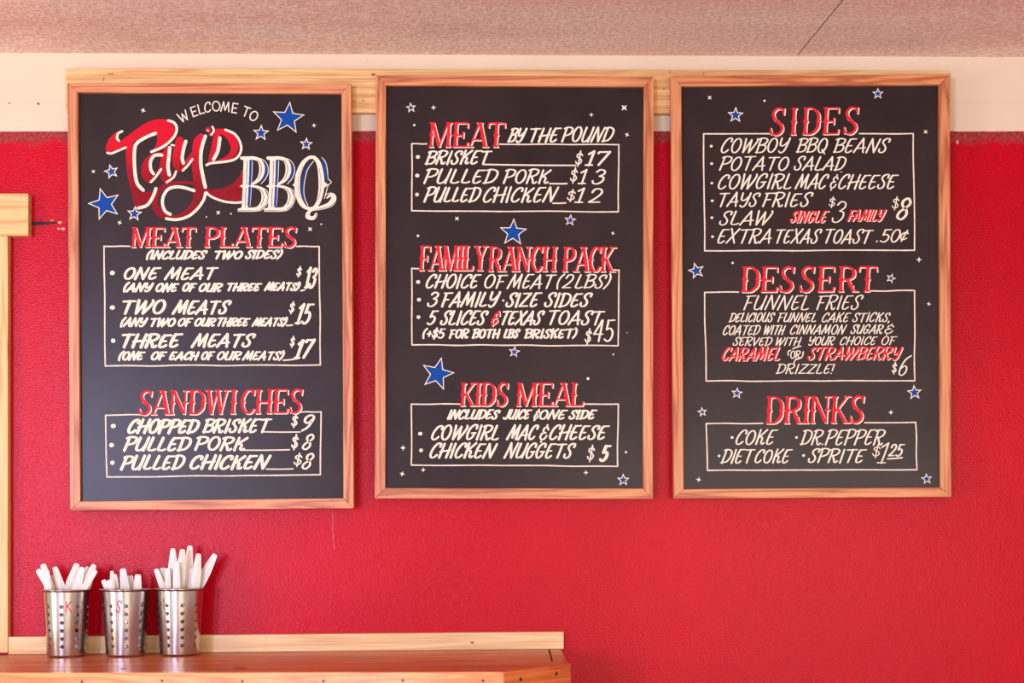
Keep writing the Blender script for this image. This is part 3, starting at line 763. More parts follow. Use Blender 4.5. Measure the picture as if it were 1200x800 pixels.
put_line(B1, [('(ONE', 138, 171.3, 422.8, 12, 2.8), ('OF', 176.6, 197, 422.6, 12, 2.8), ('EACH', 198, 234.3, 422.6, 11.6, 2.9), ('OF', 235.5, 253, 422.4, 11.6, 2.6), ('OUR', 254, 283.8, 422.6, 11.6, 2.6), ('MEATS)', 283.4, 334, 422.6, 12, 2.5)])
put_line(B1, [('$', 347.2, 354, 324.6, 12.4, 1.9), ('13', 355.5, 373, 339, 26.4, 2.8, dict(slant=.2))], 'price_lettering')
put_line(B1, [('$', 338.4, 346, 367.4, 13.6, 1.9), ('15', 344.6, 369.5, 380.4, 25.8, 2.9, dict(slant=.28))], 'price_lettering')
put_line(B1, [('$', 339.6, 346, 406.6, 13, 1.9), ('17', 343.5, 370.4, 421, 25, 3.3, dict(slant=.28))], 'price_lettering')
put_leader(B1, [((352.6, 340.4), (357, 339.4)), ((335.7, 381.2), (342.7, 380.6)), ((332, 422), (346, 420.4))], 1.8)
put_bullets(B1, [(131.7, 319.7), (131.7, 360.2), (132.6, 399), (132.7, 499), (130.7, 521.3), (131.7, 542)], 2.9)
put_line(B1, [('CHOPPED', 148.9, 234.6, 508.8, 19, 3.3), ('BRISKET', 236, 319.8, 508, 18.4, 2.9)])
put_line(B1, [('PULLED', 144, 225, 529.2, 18.6, 3.1), ('PORK', 227.3, 291.8, 528.6, 18, 2.9)])
put_line(B1, [('PULLED', 140.4, 217.7, 551.4, 19, 3.1), ('CHICKEN', 221.8, 318.6, 550.8, 19, 3.3)])
put_leader(B1, [((309, 505.8), (351.7, 506)), ((285.4, 527.3), (339.3, 526.8)), ((312.2, 549.4), (343.4, 549.2))])
put_line(B1, [('$', 341, 349.6, 500.6, 15, 2.0), ('9', 352.4, 369.4, 505.6, 20.6, 2.6)], 'price_lettering')
put_line(B1, [('$', 341, 350.2, 526.6, 17, 2.1), ('8', 353.5, 368.8, 527.4, 20.4, 2.3)], 'price_lettering')
put_line(B1, [('$', 343.8, 354.6, 546, 15.4, 2.0), ('8', 353.2, 368.8, 550.2, 20.6, 2.3)], 'price_lettering')
for s in ((337.7, 138.6, 20, 6), (305.8, 155.8, 10.2, 3), (358.8, 168.8, 8.2, 4), (130.6, 201, 9.3, -14), (122.6, 239, 20, -16), (157.6, 250.4, 9.6, 6)): put_star(B1, *s)
for s in ((167.7, 129.4, 3.4, 20), (368, 146.9, 2.9, 75), (109.4, 200.8, 2.8, 45), (140.2, 260.8, 3.2, 20), (255.8, 249, 3.2, 40), (363.4, 268.4, 3.4, 50)): put_sparkle(B1, *s)
for s in ((242, 254, .9), (270.6, 250.4, 1.0), (376.4, 262.6, 1.0)): put_sparkle(B1, *s, dot=True)

# ---------------- middle board
B2 = menu_board([(440.5, 87.6), (766, 90), (765, 584.5), (439.2, 584)], [(452.3, 100), (754.4, 101.6), (753.5, 572.3), (451.6, 571.6)],
                'middle framed chalkboard menu, headed MEAT BY THE POUND')
put_heading(B2, [('MEAT', 502.5, 591.6, 172.4, 29.2, dict(T=5))], 'red spurred heading reading MEAT')
put_line(B2, [('BY', 593.7, 618.4, 167.4, 18.6, 2.5), ('THE', 621, 659, 167.4, 18.8, 2.5), ('POUND', 657.5, 720.3, 167.2, 19, 2.3)])
put_border(B2, box_paths((482.5, 168.4), (725.2, 169.5), (724.6, 248), (482.5, 246.8), 500, 585.5), seed=3)
put_line(B2, [('BRISKET', 497, 577.8, 193.4, 18, 2.5)]); put_line(B2, [('PULLED', 496, 584.3, 215.8, 18.6, 2.4), ('PORK', 589, 646.8, 215.6, 18.4, 2.3)])
put_line(B2, [('PULLED', 496, 564.4, 237.6, 19.2, 2.5), ('CHICKEN', 565.6, 655.6, 237.8, 19.6, 2.4)])
put_leader(B2, [((566.5, 192.6), (674.7, 193.8)), ((644, 215), (664.4, 215)), ((648, 238), (662.9, 237.7))], 1.8)
put_line(B2, [('$', 673.8, 683.4, 194, 16.6, 1.9), ('17', 684.5, 716.4, 195, 19, 2.8)], 'price_lettering')
put_line(B2, [('$', 667.8, 677.4, 214.4, 17, 1.9), ('13', 676.5, 710, 216.6, 19, 2.3, dict(gap=.3))], 'price_lettering')
put_line(B2, [('$', 664.2, 674.8, 235.8, 14, 1.9), ('12', 672.5, 706.8, 238.6, 19, 2.3, dict(gap=.25))], 'price_lettering')
put_bullets(B2, [(489.7, 183.8), (489, 205.6), (488.7, 227.9), (490, 330.3), (491, 351), (490.4, 371.4), (492.5, 508), (493.4, 527.5)], 2.4)
put_heading(B2, [('FAMILY', 491.5, 569.6, 317, 29.4, dict(T=4.6)), ('RANCH', 572.6, 652, 318, 29.4, dict(T=4.6)), ('PACK', 659.6, 719.4, 318.4, 29.4, dict(T=4.6))], 'red spurred heading reading FAMILY RANCH PACK')
put_border(B2, box_paths((482.5, 314.4), (725.4, 316.4), (724.3, 405), (482.8, 404), 490.4, 718.8), seed=4)
put_line(B2, [('CHOICE', 498.6, 565, 338.6, 18, 2.4), ('OF', 567.5, 596, 338.6, 18, 2.1), ('MEAT', 593.5, 653, 338.6, 18, 2.1), ('(2', 652, 673, 338.6, 17.6, 2.0), ('LBS)', 673.4, 716.8, 338.4, 17.6, 2.0)])
put_line(B2, [('3', 500.4, 514.6, 360.2, 19, 2.4), ('FAMILY', 516.7, 587.4, 360.4, 19, 2.6), ('SIZE', 592, 636.4, 360.6, 18.8, 2.7), ('SIDES', 637.2, 695, 360.6, 18.4, 2.6)])
put_bullets(B2, [(589.8, 352)], 1.4)
put_line(B2, [('5', 499.5, 515, 381.2, 19, 2.5), ('SLICES', 515.3, 573, 381.6, 19, 2.6)])
put_line(B2, [('TEXAS', 587.5, 639, 381.6, 18.6, 2.6), ('TOAST', 643, 709.8, 381.4, 18.8, 2.5)])
put_red(B2, ('&', 575, 586, 380.4, 15, 2.4), 'small red ampersand')
put_line(B2, [('(+$5', 495, 523, 397, 12.8, 2.3, dict(slant=.2)), ('FOR', 525.8, 550.4, 397, 12.4, 2.5, dict(slant=.2)), ('BOTH', 552, 587, 397, 12.4, 2.6, dict(slant=.2)), ('LBS', 589.6, 610.2, 397, 12.4, 2.5, dict(slant=.2)), ('BRISKET)', 613.4, 677.2, 397, 12.6, 2.5, dict(slant=.2))])
put_line(B2, [('$', 685, 693.8, 402.8, 18, 2.0, dict(slant=.15)), ('45', 694.8, 721.9, 401.4, 27, 2.3, dict(slant=.14))], 'price_lettering')
put_heading(B2, [('KIDS', 539.4, 595.4, 475.6, 27.4, dict(T=4.6)), ('MEAL', 605, 685, 475.8, 27.6, dict(T=4.8))], 'red spurred heading reading KIDS MEAL')
put_border(B2, box_paths((482, 473.3), (724.6, 473.3), (723.7, 546.2), (482, 544.7), 538.8, 685.2), seed=5)
put_line(B2, [('INCLUDES', 523.7, 586.8, 492, 13, 2.6), ('JUICE', 589, 624.4, 492, 13, 2.5), ('&', 625, 633, 491.8, 12.4, 2.2), ('ONE', 631.8, 666.4, 492, 13, 2.5), ('SIDE', 665.8, 700.9, 492, 12.8, 2.7)])
put_line(B2, [('COWGIRL', 505, 585, 516.2, 19.2, 2.6), ('MAC', 592.7, 632, 516.2, 19, 2.6), ('&', 632, 643.8, 516, 18, 2.3), ('CHEESE', 643.2, 715.2, 516, 19, 2.6)])
put_line(B2, [('CHICKEN', 503, 583.8, 537.6, 19.4, 2.7), ('NUGGETS', 589.7, 675.4, 537.6, 19.4, 2.5)])
put_line(B2, [('$', 687.6, 697.4, 540.2, 18, 2.0), ('5', 701.5, 717.5, 541.8, 22, 3.6)], 'price_lettering')
for s in ((481.6, 126.2, 6.6, -6), (668.2, 258, 7.4, 6), (601.4, 272.4, 17, 3), (602.6, 412.2, 7.2, 8), (512.6, 438, 20.4, 14), (730.4, 562.2, 7.8, 0)): put_star(B2, *s)
for s in ((508, 126, 3.2, 0), (693, 134.5, 2.8, 0), (731.5, 126.2, 4.6, 45), (734.8, 157.8, 3.2, 25), (535.5, 256, 3.3, 45), (718.2, 273.2, 2.6, 20), (472.3, 524.6, 3.6, 0), (471.4, 555, 3.4, 20), (496, 550.4, 3.0, 0), (686.6, 553.5, 3.0, 0)): put_sparkle(B2, *s)
for s in ((485.4, 146.5, 1.4), (489.8, 276.2, 1.5), (718.7, 415.2, 1.1), (735, 389.6, .6), (689, 443.5, 1.7), (733.6, 529.6, 1.4)): put_sparkle(B2, *s, dot=True)

# ---------------- right board
B3 = menu_board([(786.2, 88.6), (1113, 87.4), (1115, 582), (789.2, 584.2)], [(798.6, 101), (1100.4, 99.6), (1102.2, 570.8), (801.2, 573)],
                'rightmost framed chalkboard menu, headed SIDES')
put_heading(B3, [('SIDES', 901.5, 1006, 158.4, 32, dict(T=5, base1=157, gaps={0: .16, 1: .14, 2: .04, 3: .1}))], 'red spurred heading reading SIDES')
put_border(B3, box_paths((824.6, 156.7), (1070.2, 156.4), (1071.7, 293.2), (825.8, 293.8), 902, 1007), seed=6)
put_line(B3, [('COWBOY', 844.5, 927, 179.6, 18.6, 2.1), ('BBQ', 932, 970.4, 179.4, 18.4, 2.1), ('BEANS', 975.5, 1044.2, 179.6, 18.4, 2.1)])
put_line(B3, [('POTATO', 842.5, 925, 200.4, 18, 2.1), ('SALAD', 930, 992, 200.4, 17.8, 2.1), ('.', 984.6, 987, 202.4, 17, 1.6)])
put_line(B3, [('COWGIRL', 841, 927.6, 222, 19, 2.2), ('MAC', 931, 972, 222, 18.8, 2.2), ('&', 972.4, 982.6, 221, 16, 1.9), ('CHEESE', 982, 1053.8, 222, 18.6, 2.2)])
put_line(B3, [('TAYS', 843, 891.8, 242.8, 18, 2.1), ('FRIES', 893, 953.6, 242.8, 18, 2.2)])
put_line(B3, [('SLAW', 842.5, 906.2, 264.4, 18, 2.1)])
put_line(B3, [('EXTRA', 841, 905.2, 285.8, 18.4, 2.1), ('TEXAS', 909.5, 963.8, 285.8, 18.2, 2.1), ('TOAST', 967, 1024.6, 285.8, 18, 2.1)])
put_line(B3, [('.', 1026.6, 1029, 283.6, 17, 2.0), ('50', 1030.6, 1055.8, 284.4, 16.6, 2.0), ('c', 1054.6, 1065.2, 283.6, 15, 1.8)], 'price_lettering')
put_line(B3, [('$', 971, 979.4, 243, 12, 1.6), ('3', 974.8, 992, 261.2, 26, 2.0, dict(slant=.28))], 'price_lettering')
put_line(B3, [('$', 1045, 1054, 245.4, 14.4, 1.6), ('8', 1050, 1068.8, 259, 28, 3.2, dict(slant=.25))], 'price_lettering')
put_red(B3, ('SINGLE', 925, 972, 261.2, 15.2, 2.1), 'small red word SINGLE with cream shading')
put_red(B3, ('FAMILY', 992.4, 1038.4, 259.6, 14.8, 2.1), 'small red word FAMILY with cream shading')
put_bullets(B3, [(833.5, 171.2), (834, 191.7), (834.2, 214.5), (834.7, 235.2), (834.2, 255), (835, 277.2), (858, 512.4), (933.4, 512.4), (842.6, 534), (941.7, 533.5)], 1.7)
put_heading(B3, [('DESSERT', 868, 1027.5, 342.4, 30, dict(T=5.2, base1=341.6, gaps={2: .12, 3: .06, 4: .08}))], 'red spurred heading reading DESSERT')
put_border(B3, box_paths((825.8, 342.5), (1071.7, 340.2), (1072, 446), (827.5, 446.3), 865.4, 1020.6), seed=7)
put_line(B3, [('FUNNEL', 871, 948.2, 363.6, 18, 1.9), ('FRIES', 956.6, 1012.2, 363.2, 18, 1.9)])
put_line(B3, [('DELICIOUS', 853.4, 908.8, 377.6, 11.8, 1.6), ('FUNNEL', 911, 956.6, 377.6, 11.6, 1.6), ('CAKE', 962.8, 998, 377.8, 12, 1.6), ('STICKS,', 998.6, 1044, 377.6, 12, 1.6)])
put_line(B3, [('COATED', 846.9, 891.6, 393, 12.6, 1.6), ('WITH', 894.6, 921.2, 392.4, 12, 1.6), ('CINNAMON', 925.6, 993, 392, 12, 1.6), ('SUGAR', 996.5, 1036, 391.4, 11.8, 1.6), ('&', 1036.4, 1048, 391.2, 11.2, 1.6)])
put_line(B3, [('SERVED', 858.5, 905.4, 405.4, 11, 1.5), ('WITH', 908.7, 939.8, 405.4, 10.8, 1.5), ('YOUR', 947, 979, 405, 11, 1.5), ('CHOICE', 984, 1029.2, 404.6, 11, 1.5), ('OF', 1033, 1052, 404.4, 11, 1.5)])
put_red(B3, ('CARAMEL', 845.4, 913.6, 423, 17, 2.3), 'red word CARAMEL with cream shading')
put_red(B3, ('STRAWBERRY', 945.6, 1057.8, 422, 16.6, 2.2), 'red word STRAWBERRY with cream shading')
a = Ink(PD, L1)
write(a, 'OR', 926, 938.4, 420.4, 9.8, 1.4, slant=.1)
for P in ([(923.6, 416), (923.8, 412), (926.4, 410.4)], [(929, 408.6), (934, 406.6), (938.5, 405.4)], [(941.4, 412), (939.6, 418.4), (932, 421.8), (930.4, 426)]):
    P = catmull(P, 6); a.ribbon(P, [1.4]*len(P))
a.build('menu_lettering', MAT['white_paint'], B3)
put_line(B3, [('DRIZZLE!', 908.7, 978.8, 438.4, 12.8, 1.6)])
put_line(B3, [('$', 1044.8, 1051.4, 438, 13.4, 1.7), ('6', 1052.8, 1068.8, 440.6, 25, 1.9)], 'price_lettering')
put_heading(B3, [('DRINKS', 897, 1012.8, 496.4, 32, dict(T=5.2, base1=495.4))], 'red spurred heading reading DRINKS')
put_border(B3, box_paths((827.5, 496.2), (1073.1, 494.7), (1074.6, 550.2), (829, 551), 893.7, 1013.3), seed=8)
put_line(B3, [('COKE', 861.8, 912.6, 521.6, 19, 2.1)]); put_line(B3, [('DR.PEPPER', 936.6, 1038, 521.8, 19.4, 2.1)])
put_line(B3, [('DIET', 843.4, 886, 543.4, 18, 2.1), ('COKE', 884, 929.6, 543, 17.6, 2.1)]); put_line(B3, [('SPRITE', 946.5, 1016.6, 542.8, 18, 2.2)])
put_line(B3, [('$', 1022, 1032.2, 536, 14.4, 1.7), ('1', 1027, 1042.4, 543.6, 25.6, 2.0), ('25', 1040.4, 1061.2, 535.4, 15.8, 2.2)], 'price_lettering')
put_leader(B3, [((1040, 537.4), (1057.4, 536))], 1.7)
for s in ((862, 134.8, 10, 2), (1028.8, 109.8, 7.2, 0), (816, 317.2, 10.4, -14), (1044, 326, 6.2, 20), (863.6, 460.6, 7.2, 6), (823, 482.6, 6.2, -8), (1071.6, 459.8, 9.4, -4), (1086, 561, 7, -6)): put_star(B3, *s)
for s in ((831.6, 114.4, 3.2, 45), (1084.8, 154.4, 3.2, 50), (1077, 304.2, 3.6, 0), (1088.5, 356, 2.8, 10), (1044, 483, 3.2, 0), (818.8, 561.8, 3.4, 10)): put_sparkle(B3, *s)
for s in ((895.8, 118, 1.4), (858.5, 308, 1.4)): put_sparkle(B3, *s, dot=True)

# ------------------------------------------------------------------ counter, its back board
def ground(px, py, zc):
    """point on the horizontal plane z = zc seen at that place in the photograph"""
    d = FPX * (EYE - zc) / (py - HOR)
    return Vector(((px - 600) * d / FPX, -(DIST - d), zc))
ZL = wp(0, 766, 0).z; ZR = wp(663, 759.4, 0).z
XR = wp(663, 0, 0).x; XL = -2.0
def ctop(x): return ZL + (ZR - ZL) * (x - wp(0, 0, 0).x) / (XR - wp(0, 0, 0).x)
def front_pt(px, py):
    z = (ZL + ZR)/2
    for _ in range(12):
        p = ground(px, py, z); z = ctop(p.x)
    return p
f0 = front_pt(-160, 788.4); f1 = front_pt(590, 787); f2 = front_pt(669, 777.2)
xe = f2.x - .004
croot = empty('service_counter', (-.6, -.25, 0), 'orange varnished wooden counter running along the foot of the red wall', 'counter')
TH = .038; FT = .019
e1 = f1 + Vector((0, FT, 0)); e2 = f2 + Vector((0, FT, 0)); e2.x = xe; e0 = f0 + Vector((0, FT, 0))
# two planks with a joint between
def plank(front_l, front_r, back_l, back_r, extra=None):
    pts = [front_l] + ([extra] if extra else []) + [front_r, back_r, back_l]
    top = [Vector((p.x, p.y, ctop(p.x))) for p in pts]
    m = MB(); m.prism(top, [v - Vector((0, 0, TH)) for v in top])
    return m.build('countertop_plank', MAT['counter'], croot, bevel=.0012)
def on(p, q, t): return p + (q - p) * t
bl_, br_ = Vector((e0.x, -.0015, 0)), Vector((xe - .006, -.0015, 0))
mid_l = Vector((e0.x, e0.y*.52, 0)); mid_r = Vector((xe - .002, e1.y*.45, 0))
plank(mid_l + Vector((0, .0006, 0)), mid_r + Vector((0, .0006, 0)), bl_, br_)
plank(e0, e2, mid_l - Vector((0, .0006, 0)), mid_r - Vector((0, .0006, 0)), e1)
def fascia(p, q, mat, h=.12, lift=.0, tilt=(0, 0)):
    n = Vector(((q - p).y, -(q - p).x, 0)).normalized()          # towards the room
    if n.y > 0: n = -n
    a, b_ = Vector((p.x, p.y, ctop(p.x) + lift + tilt[0])), Vector((q.x, q.y, ctop(q.x) + lift + tilt[1]))
    bot = Vector((0, 0, -h)); back = -n * FT
    m = MB(); m.prism([a, b_, b_ + bot, a + bot], [a + back, b_ + back, b_ + bot + back, a + bot + back])
    o = m.build('fascia_board', mat, croot, bevel=.0012)
    return o, n
fa, n1 = fascia(f0, f1, MAT['fascia'])
fb, n2 = fascia(f1 + Vector((.001, .0005, 0)), f2 + Vector((0, 0, 0)), MAT['fascia_end'])
fb['label'] = 'deeper orange angled end board'
def screw(px, py, p, q, n, r=.0026):
    d = q - p; lo, hi = 0.0, 1.0
    for _ in range(40):
        t = (lo + hi)/2; c = p + d*t
        if 600 + c.x*FPX/(DIST + c.y) < px: lo = t
        else: hi = t
    c = p + d*lo; z = EYE - (py - HOR)*(DIST + c.y)/FPX
    c = Vector((c.x, c.y, z)); u = Vector((d.x, d.y, 0)).normalized(); k = 12
    ring = [c + u*(r*math.cos(2*math.pi*i/k)) + Vector((0, 0, r*math.sin(2*math.pi*i/k))) for i in range(k)]
    m = MB(); m.prism([v + n*.0008 for v in ring], [v - n*.001 for v in ring])
    m.build('screw', MAT['screw'], croot)
for px, py in ((96, 798.5), (190, 797.4), (284, 798), (379, 797.8), (472, 797), (566, 797.4)): screw(px, py, f0, f1, n1)
for px, py in ((610, 795.6), (652, 789.2)): screw(px, py, f1, f2, n2, .0036)
# split in the top near the end
c0, c1 = front_pt(643.4, 761), front_pt(647.2, 775)
m = MB(); w_ = .0022
t0 = Vector((0, 0, .0006))
m.prism([Vector((c0.x - w_, c0.y, ctop(c0.x))) + t0, Vector((c0.x + w_, c0.y, ctop(c0.x))) + t0, Vector((c1.x + w_*.6, c1.y, ctop(c1.x))) + t0, Vector((c1.x - w_*.6, c1.y, ctop(c1.x))) + t0],
        [Vector((c0.x - w_, c0.y, ctop(c0.x))) - t0, Vector((c0.x + w_, c0.y, ctop(c0.x))) - t0, Vector((c1.x + w_*.6, c1.y, ctop(c1.x))) - t0, Vector((c1.x - w_*.6, c1.y, ctop(c1.x))) - t0])
m.build('wood_split', MAT['hole'], croot)
for px, py, l in ((281, 782.4, .012), (145, 783.4, .006)):
    c = front_pt(px, py); m = MB()
    ring = [Vector((c.x + l*math.cos(2*math.pi*i/10), c.y + .004*math.sin(2*math.pi*i/10), 0)) for i in range(10)]
    m.prism([Vector((v.x, v.y, ctop(v.x) + .0006)) for v in ring], [Vector((v.x, v.y, ctop(v.x) - .0006)) for v in ring])
    m.build('wood_knot', MAT['hole'], croot)
# body of the counter down to the floor
m = MB(); m.prism([Vector((f0.x, f0.y + .06, 0)), Vector((f1.x, f1.y + .06, 0)), Vector((xe - .06, f2.y + .05, 0)), Vector((xe - .06, -.003, 0)), Vector((f0.x, -.003, 0))],
                  [Vector((x, y, ctop(x) - TH)) for x, y in ((f0.x, f0.y + .06), (f1.x, f1.y + .06), (xe - .06, f2.y + .05), (xe - .06, -.003), (f0.x, -.003))])
m.build('counter_body', MAT['pine_v'], croot)

# pale strip standing at the back of the counter
bsd = .0195
pa = [(9.6, 746), (660.6, 740), (660.6, 758.4), (9.6, 765.2)]
fr = [wp(*p, bsd) for p in pa]
fr[2].z = ctop(fr[2].x) + .0004; fr[3].z = ctop(fr[3].x) + .0004
m = MB(); m.prism(fr, [Vector((p.x, 0, p.z)) for p in fr])
o = tag(m.build('backsplash_strip', MAT['pine_pale'], origin=wp(335, 760, 0), bevel=.0012), 'pale pine strip on edge along the back of the counter against the red wall', 'strip')
knots(o, bsd, ((553.4, 752.6, 2.2, 1.3),))

# ------------------------------------------------------------------ cutlery caddies
CR_T, CR_B, CH = .0492, .0405, .1385     # body radius at top and bottom, height
NC, NR = 9, 6
def cup_r(z): return CR_B + (CR_T - CR_B) * min(1, max(0, z / CH))
def cup_mesh(phase):
    """thin steel wall with real holes, an inner skin, hole edges and a rounded foot; normals set from the true cone"""
    V = []; Nn = []; F = []
    TW = .0009
    slope = (CR_T - CR_B) / CH
    def P(t, z, inner=False, r=None, nz=None):
        rr = (cup_r(z) if r is None else r) - (TW if inner else 0)
        V.append((rr*math.sin(t), -rr*math.cos(t), z))
        z_ = -slope if nz is None else nz
        n = Vector((math.sin(t)*math.sqrt(max(0, 1 - z_*z_)), -math.cos(t)*math.sqrt(max(0, 1 - z_*z_)), z_))
        Nn.append(tuple(-n if inner else n)); return len(V) - 1
    def face(idx, inner): F.append(tuple(idx[::-1]) if inner else tuple(idx))
    hz0, hz1 = .014, .114; pitch = (hz1 - hz0) / NR; ca = math.radians(10.0); hr = .0042; N = 24
    for inner in (False, True):
        n = 120
        for z0, z1 in ((.0045, hz0), (hz1, CH)):
            a = [P(2*math.pi*i/n, z0, inner) for i in range(n)]; b = [P(2*math.pi*i/n, z1, inner) for i in range(n)]
            for i in range(n): face((a[i], a[(i+1) % n], b[(i+1) % n], b[i]), inner)
        for c in range(NC):
            t0 = phase + 2*math.pi*c/NC
            m0, m1 = t0 + ca, t0 + 2*math.pi/NC - ca; ns = 6
            for i in range(ns):
                u0 = m0 + (m1-m0)*i/ns; u1 = m0 + (m1-m0)*(i+1)/ns
                face((P(u0, hz0, inner), P(u1, hz0, inner), P(u1, hz1, inner), P(u0, hz1, inner)), inner)
            for r in range(NR):
                zc = hz0 + pitch*(r + .5); rr = cup_r(zc); iv = []; ov = []
                for k in range(N):
                    q = 2*math.pi*k/N; cx, cz = math.cos(q), math.sin(q); s_ = max(abs(cx), abs(cz))
                    iv.append(P(t0 + hr*cx/rr, zc + hr*cz, inner)); ov.append(P(t0 + ca*cx/s_, zc + pitch/2*cz/s_, inner))
                for k in range(N): face((ov[k], ov[(k+1) % N], iv[(k+1) % N], iv[k]), inner)
                if not inner:
                    for k in range(N):
                        q0, q1 = 2*math.pi*k/N, 2*math.pi*(k+1)/N
                        ids = [P(t0 + hr*math.cos(q)/rr, zc + hr*math.sin(q), w) for q, w in ((q0, False), (q1, False), (q1, True), (q0, True))]
                        face(ids, False)
    n = 80; prev = None
    for r_, z_, nz in ((CR_B + .0003, .0045, 0.0), (CR_B - .0004, .0026, -.5), (CR_B - .0020, .0008, -.8), (CR_B - .0045, 0, -1), (CR_B*.5, 0.0008, -1)):
        ring = [P(2*math.pi*i/n, z_, False, r_, nz) for i in range(n)]
        if prev:
            for i in range(n): F.append((prev[i], ring[i], ring[(i+1) % n], prev[(i+1) % n]))
        prev = ring
    F.append(tuple(prev))
    me = bpy.data.meshes.new('caddy_body'); me.from_pydata(V, [], F); me.update()
    for p in me.polygons: p.use_smooth = True
    me.normals_split_custom_set_from_vertices(Nn)
    return me
def rim_mesh():
    m = MB(); n = 72
    prof = [(CR_T - .0008, CH - .003), (CR_T + .0006, CH - .003), (.0530, CH - .0004), (.0552, CH - .0002), (.0556, CH + .0012), (.0546, CH + .0022), (.0515, CH + .002), (CR_T - .0008, CH + .0004)]
    k = len(prof); vs = []
    for i in range(n):
        t = 2*math.pi*i/n
        for r_, z_ in prof: vs.append((r_*math.sin(t), -r_*math.cos(t), z_))
    fs = [[i*k + j, ((i+1) % n)*k + j, ((i+1) % n)*k + (j+1) % k, i*k + (j+1) % k] for i in range(n) for j in range(k)]
    m.add(vs, fs); return m
def cup_letter(ch, root, mat, ang0, zc, H, w):
    gw, sts = FONT[ch]; m = MB()
    if ch == 'K': sts = parse('l .04,0 .04,1|l .5,1 .06,.45|l .16,.56 .54,0')
    for k, pts in sts:
        P = [((x - gw/2)*H*.9, (y - .5)*H, w) for x, y in pts]
        P = catmull(P, 6) if k == 'c' else [tuple(P[0][j] + (P[1][j]-P[0][j])*i/6 for j in range(3)) for i in range(7)]
        n = len(P); vs = []
        for i in range(n):
            a = P[max(i-1, 0)]; c = P[min(i+1, n-1)]; dx, dz = c[0]-a[0], c[1]-a[1]; l = math.hypot(dx, dz) or 1
            for sgn in (1, -1):
                u = P[i][0] - sgn*dz/l*w/2; v = P[i][1] + sgn*dx/l*w/2
                z = zc + v; r_ = cup_r(z) + .0011; t = ang0 + u/r_
                vs.append((r_*math.sin(t), -r_*math.cos(t), z))
        m.add(vs, [[2*i, 2*i+2, 2*i+3, 2*i+1] for i in range(n-1)])
    o0 = root.location
    m.v = [tuple(Vector(v) + o0) for v in m.v]
    return m.build('caddy_letter', mat, root)

def utensil(kind, tip, low, w_tip, w_mid, yaw, seed):
    """handle end at tip, working end at low; a slightly ribbed flat plastic piece"""
    ax = (Vector(tip) - Vector(low)); L = ax.length; ax.normalize()
    side = Vector((math.cos(yaw), math.sin(yaw), 0)); side = (side - ax*side.dot(ax)).normalized(); nrm = ax.cross(side)
    t = .0011
    # outline from the tip (s=0) down; half widths
    prof = [(0, w_tip*.30), (.0012, w_tip*.42), (.004, w_tip*.5), (.02, (w_tip*.55 + w_mid*.45)/2), (.04, w_mid*.48), (.06, w_mid*.5), (.085, w_mid*.44), (.105, .0034), (.118, .0032)]
    if kind == 'knife': prof += [(.125, .005), (.16, .0052), (L - .012, .0048), (L - .003, .0026), (L, .0008)]
    elif kind == 'spoon': prof += [(L - .045, .0036), (L - .036, .0085), (L - .022, .012), (L - .010, .010), (L - .003, .005), (L, .001)]
    else: prof += [(L - .046, .0036), (L - .038, .0085), (L - .028, .0095), (L - .026, .0095)]
    prof = [p for p in prof if p[0] <= L]
    m = MB(); n = len(prof)
    def pt(s, u, v): return Vector(tip) - ax*s + side*u + nrm*v
    vs = []
    for s, h in prof:
        rib = .0009 if .008 < s < .1 else 0
        for u, v in ((-h, -t), (-h*.62, -t - rib*.2), (-h*.3, -t - rib), (h*.3, -t - rib), (h*.62, -t - rib*.2), (h, -t), (h, t), (-h, t)): vs.append(pt(s, u, v))
    k = 8
    fs = [[i*k + j, i*k + (j+1) % k, (i+1)*k + (j+1) % k, (i+1)*k + j] for i in range(n-1) for j in range(k)]
    fs += [list(range(k-1, -1, -1)), list(range((n-1)*k, n*k))]
    m.add(vs, fs)
    if kind == 'fork':
        for q in (-1.5, -.5, .5, 1.5):
            c = q*.0051; h0, h1 = .0016, .0009
            a = [pt(L - .027, c + u, v) for u, v in ((-h0, -t*.8), (h0, -t*.8), (h0, t*.8), (-h0, t*.8))]
            b = [pt(L, c*.95 + u, v) for u, v in ((-h1, -t*.5), (h1, -t*.5), (h1, t*.5), (-h1, t*.5))]
            m.prism(a, b)
    return m

